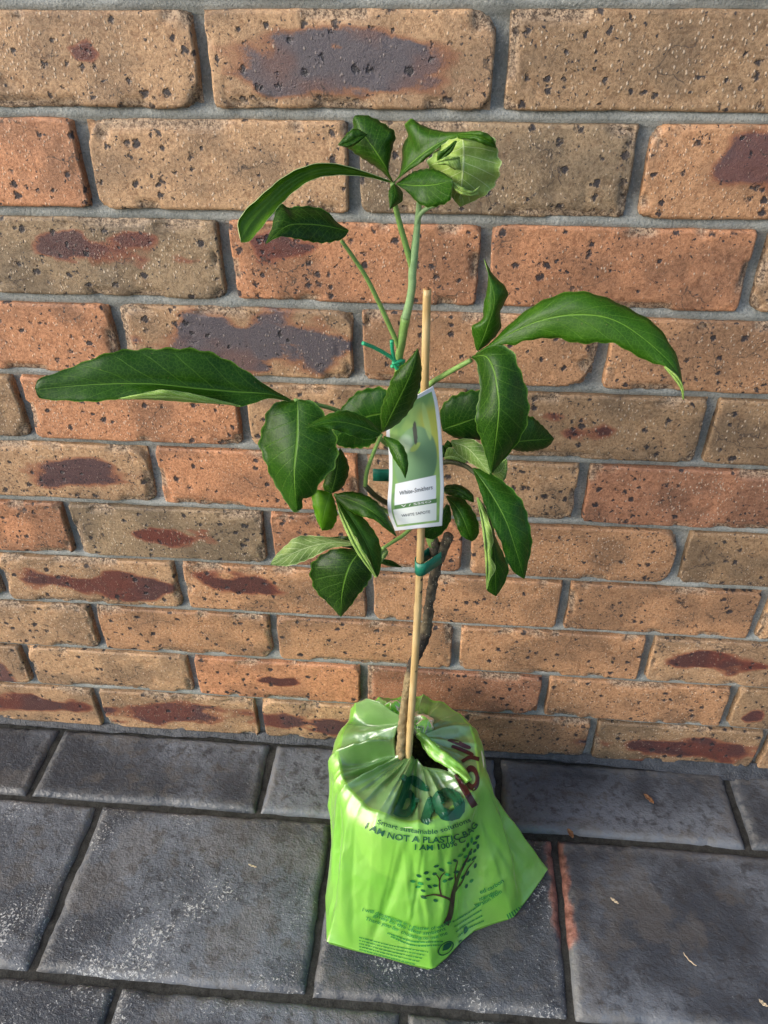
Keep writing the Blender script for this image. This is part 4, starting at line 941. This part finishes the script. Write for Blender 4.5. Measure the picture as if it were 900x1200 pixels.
# ------------------------------------------------------------------ ties
def strap(name, pts, w, mat, label, closed=False):
    P = [Vector(p) for p in pts]; V = []; n = len(P)
    for p in P: V += [p + Vector((0, 0, w / 2)), p - Vector((0, 0, w / 2))]
    F = [(2 * i, 2 * ((i + 1) % n), 2 * ((i + 1) % n) + 1, 2 * i + 1) for i in range(n if closed else n - 1)]
    o = mesh_of(name, V, F, mat); md = o.modifiers.new('thickness', 'SOLIDIFY'); md.thickness = .0006; md.offset = 0
    return thing(o, label, 'plant tie')
A = U(493.5, 664, -.138); B = U(512, 661, -.120)
loop = []
ax = Vector((B.x - A.x, B.y - A.y, B.z - A.z)); L = math.hypot(ax.x, ax.y); ex = Vector((ax.x, ax.y, 0)).normalized(); ey = Vector((-ex.y, ex.x, 0))
for k in range(64):
    th = 2 * math.pi * k / 64; c_, s_ = math.cos(th), math.sin(th)
    t = (c_ + 1) / 2; r_ = .0056 + (.0074 - .0056) * t
    base_p = A + ex * (L * (1 if c_ > 0 else 0))
    p = base_p + ex * (c_ * r_) + ey * (s_ * r_); p.z = A.z + .004 * t
    loop.append(p)
strap('plant_tie', loop, .0150, M_TIE, 'dark green tape tie looped round stake and trunk below the tag', True)
o = strap('plant_tie', [U(437, 556.5, -.122), U(446, 557, -.120), U(456, 557, -.119), U(470, 556, -.120), U(492, 555, -.128), U(500, 555, -.133)], .0130, M_TIE, 'dark green tape tie end poking out behind the tag')
tw_ = thing(empty('plant_tie', U(466, 420, -.125)), 'thin bright green twist tie with loose ends on the upper stem', 'plant tie')
for pts in ([(425, 402, -.140), (440, 408, -.133), (457, 418, -.126), (468, 428, -.123)], [(459, 399, -.128), (460, 412, -.126), (464, 430, -.123), (470, 434, -.122)], [(460, 426, -.124), (466, 424, -.124), (473, 423, -.120), (468, 430, -.112), (459, 429, -.120)]):
    P = crom([tuple(U(*p)) for p in pts], 24); Vb, Fb = tube(P, [.0016] * 24, 8)
    keep_parent(mesh_of('wire', Vb, Fb, M_TWIST), tw_)

# ------------------------------------------------------------------ printed plant tag
tag = thing(empty('plant_tag', U(487, 618, -.150)), 'glossy white bordered plant tag with a green fruit picture and name panel', 'tag')
Lf = crom([(463, 622), (454.5, 597), (456, 560), (455.5, 530), (453, 505), (462, 478)], 60); Rt = crom([(518, 616), (520, 575), (519, 545), (517, 505), (513, 473), (507.5, 452.5)], 60)
def tag_px(u, v):                # u 0..1 left-right, v 0..1 bottom-top in the card's own frame
    i = min(59.0, max(0.0, v * 59)); a_ = int(i); b_ = min(59, a_ + 1); f = i - a_
    l = Lf[a_] * (1 - f) + Lf[b_] * f; r = Rt[a_] * (1 - f) + Rt[b_] * f
    return l * (1 - u) + r * u
def tag_p(u, v, lift=0.0):
    q = tag_px(u, v)
    return U(q[0], q[1], -.1515 - .010 * (1 - v) ** 1.5 - .006 * math.sin(math.pi * u) + .006 * u - lift)
nu, nv = 70, 190
Vt, colr = [], []
def sm(a, b, x): t = np.clip((x - a) / (b - a), 0, 1); return t * t * (3 - 2 * t)
Ug, Vg = np.meshgrid(np.linspace(0, 1, nu), np.linspace(0, 1, nv), indexing='ij')
col = np.zeros((nu, nv, 3)); W3 = lambda m_, c: np.asarray(m_)[..., None] * np.array(c)
def over(mask, c):
    global col
    col = col * (1 - mask[..., None]) + W3(mask, c)
nz = fbm(Ug * 4, Vg * 8, seed=77)
col[:] = (.16, .36, .07)
over(sm(-.1, .5, nz), (.30, .50, .10)); over(sm(.25, .6, fbm(Ug * 3 + 4, Vg * 5, seed=79)), (.06, .20, .05))
over(sm(.55, .75, Ug + .25 * (Vg - .7)) * sm(.45, .55, Vg) * sm(.92, .82, Vg) * .8, (.62, .62, .04))
fr_ = ((Ug - .50) / .40) ** 2 + ((Vg - .52) / .25) ** 2
shade = np.clip(.5 + (Vg - .52) * 1.6 - (Ug - .5) * .6, 0, 1)
fc = np.array((.045, .17, .055)) * (1 - shade[..., None]) + np.array((.22, .42, .17)) * shade[..., None]
mk = sm(1.05, .92, fr_)[..., None]; col = col * (1 - mk) + fc * mk
over(sm(1.0, .2, ((Ug - .32) / .17) ** 2 + ((Vg - .66) / .085) ** 2) * .75, (.62, .78, .52))
over(sm(1.0, .4, ((Ug - .52 - .05 * np.sin(Vg * 40)) / .10) ** 2 + ((Vg - .615) / .035) ** 2), (.40, .55, .08))
over(sm(1.0, .7, ((Ug - .52 - .10 * (Vg - .7)) / .045) ** 2 + ((Vg - .72) / .095) ** 2), (.035, .040, .014))
over(sm(1.0, .6, ((Ug - .74 + .3 * (Vg - .8)) / .06) ** 2 + ((Vg - .78) / .16) ** 2) * .8, (.46, .66, .18))
bx = lambda u0, u1, v0, v1: ((Ug > u0) & (Ug < u1) & (Vg > v0) & (Vg < v1)).astype(float)
col = col * .88 + .07
over(bx(.13, .88, .170, .205), (.10, .22, .08)); over(bx(.13, .86, .205, .375), (.78, .82, .85)); over(bx(.10, .88, .045, .172), (.76, .81, .77))
over(1 - bx(.065, .935, .030, .972), (.82, .84, .86))
for i in range(nu):
    for j in range(nv): Vt.append(tag_p(Ug[i, j], Vg[i, j]))
k = NT('tag_print'); k.set(k.b.inputs['Base Color'], k.attr('print', out='Color')); k.b.inputs['Roughness'].default_value = .28; M_TAG = k.m
M_TAGB = simple('tag_back', (.75, .76, .76), .4, .03, 40, .02)
Fg = grid_faces(nu, nv)
card = o = mesh_of('card', Vt, Fg, [M_TAG]); keep_parent(o, tag)
ca = o.data.color_attributes.new('print', 'FLOAT_COLOR', 'POINT')
ca.data.foreach_set('color', np.concatenate([col.reshape(-1, 3), np.ones((nu * nv, 1))], 1).astype(np.float32).ravel())
o.data.materials.append(M_TAGB)
md = o.modifiers.new('thickness', 'SOLIDIFY'); md.thickness = .0005; md.offset = 0
def tag_text(txt, u0, u1, v0, hgt, mat, bold, name):
    tv, tf = text_mesh(txt, bold); tv[:, 0] -= tv[:, 0].min(); L_ = tv[:, 0].max()
    V = [tag_p(u0 + (u1 - u0) * x / L_, v0 + hgt * y / .72, .0006) for x, y in tv]
    return mesh_of(name, V, tf, mat, smooth=False, parent=card)
tag_text('White-Smithers', .20, .80, .275, .034, M_INK_K, .004, 'panel_lettering')
tag_text('WHITE SAPOTE', .22, .76, .103, .022, M_INK_K, .002, 'panel_lettering')
M_WHITE = simple('tag_white_ink', (.85, .86, .84), .4, .02, 40, 0)
tag_text('V / SSSO', .24, .78, .180, .016, M_WHITE, .004, 'panel_lettering')

# ------------------------------------------------------------------ bits lying on the floor
def bit(name, px, py, L, W, ang, mat, label, curl=.3, sd=1):
    c = UZ(px, py, .0025); V = []; n, m = 14, 5
    for i in range(n):
        t = i / (n - 1) * 2 - 1; w = W * (1 - abs(t) ** 2.2) + .0003
        for j in range(m):
            a_ = j / (m - 1) * 2 - 1
            x = t * L; y = a_ * w + .10 * L * math.sin(t * 2.1 + sd); z = curl * L * t * t * .5 + curl * w * a_ * a_ + .0006 * math.sin(t * 9 + sd)
            V.append((x * math.cos(ang) - y * math.sin(ang), x * math.sin(ang) + y * math.cos(ang), z + .0008))
    o = mesh_of(name, V, grid_faces(n, m, flip=True), mat); o.location = c
    md = o.modifiers.new('thickness', 'SOLIDIFY'); md.thickness = .0004; md.offset = 0
    return thing(o, label, 'debris')
bit('dry_leaf', 760, 937, .009, .0028, -1.0, M_DRY, 'curled brown dry leaf lying on the paver by the wall', .5)
bit('dry_leaf', 668, 978, .007, .0030, -1.1, M_DRY, 'small pinkish brown leaf scrap in the joint beside the bag', .8, 2)
bit('straw', 720, 1056, .0055, .0012, -.5, M_STRAW, 'short pale straw fleck lying on the wide smooth paver', .2, 3)
bit('straw', 894, 1176, .0050, .0016, -.6, M_STRAW, 'pale tan husk scrap on the wide smooth paver', .4, 4)
bit('straw', 808, 1125, .009, .0003, -.9, M_STRAW, 'thin pale thread of grass on the wide smooth paver', .1, 5)
bit('straw', 296, 1015, .006, .0007, -.4, M_STRAW, 'thin orange straw on the scuffed paver left of the bag', .2, 6)
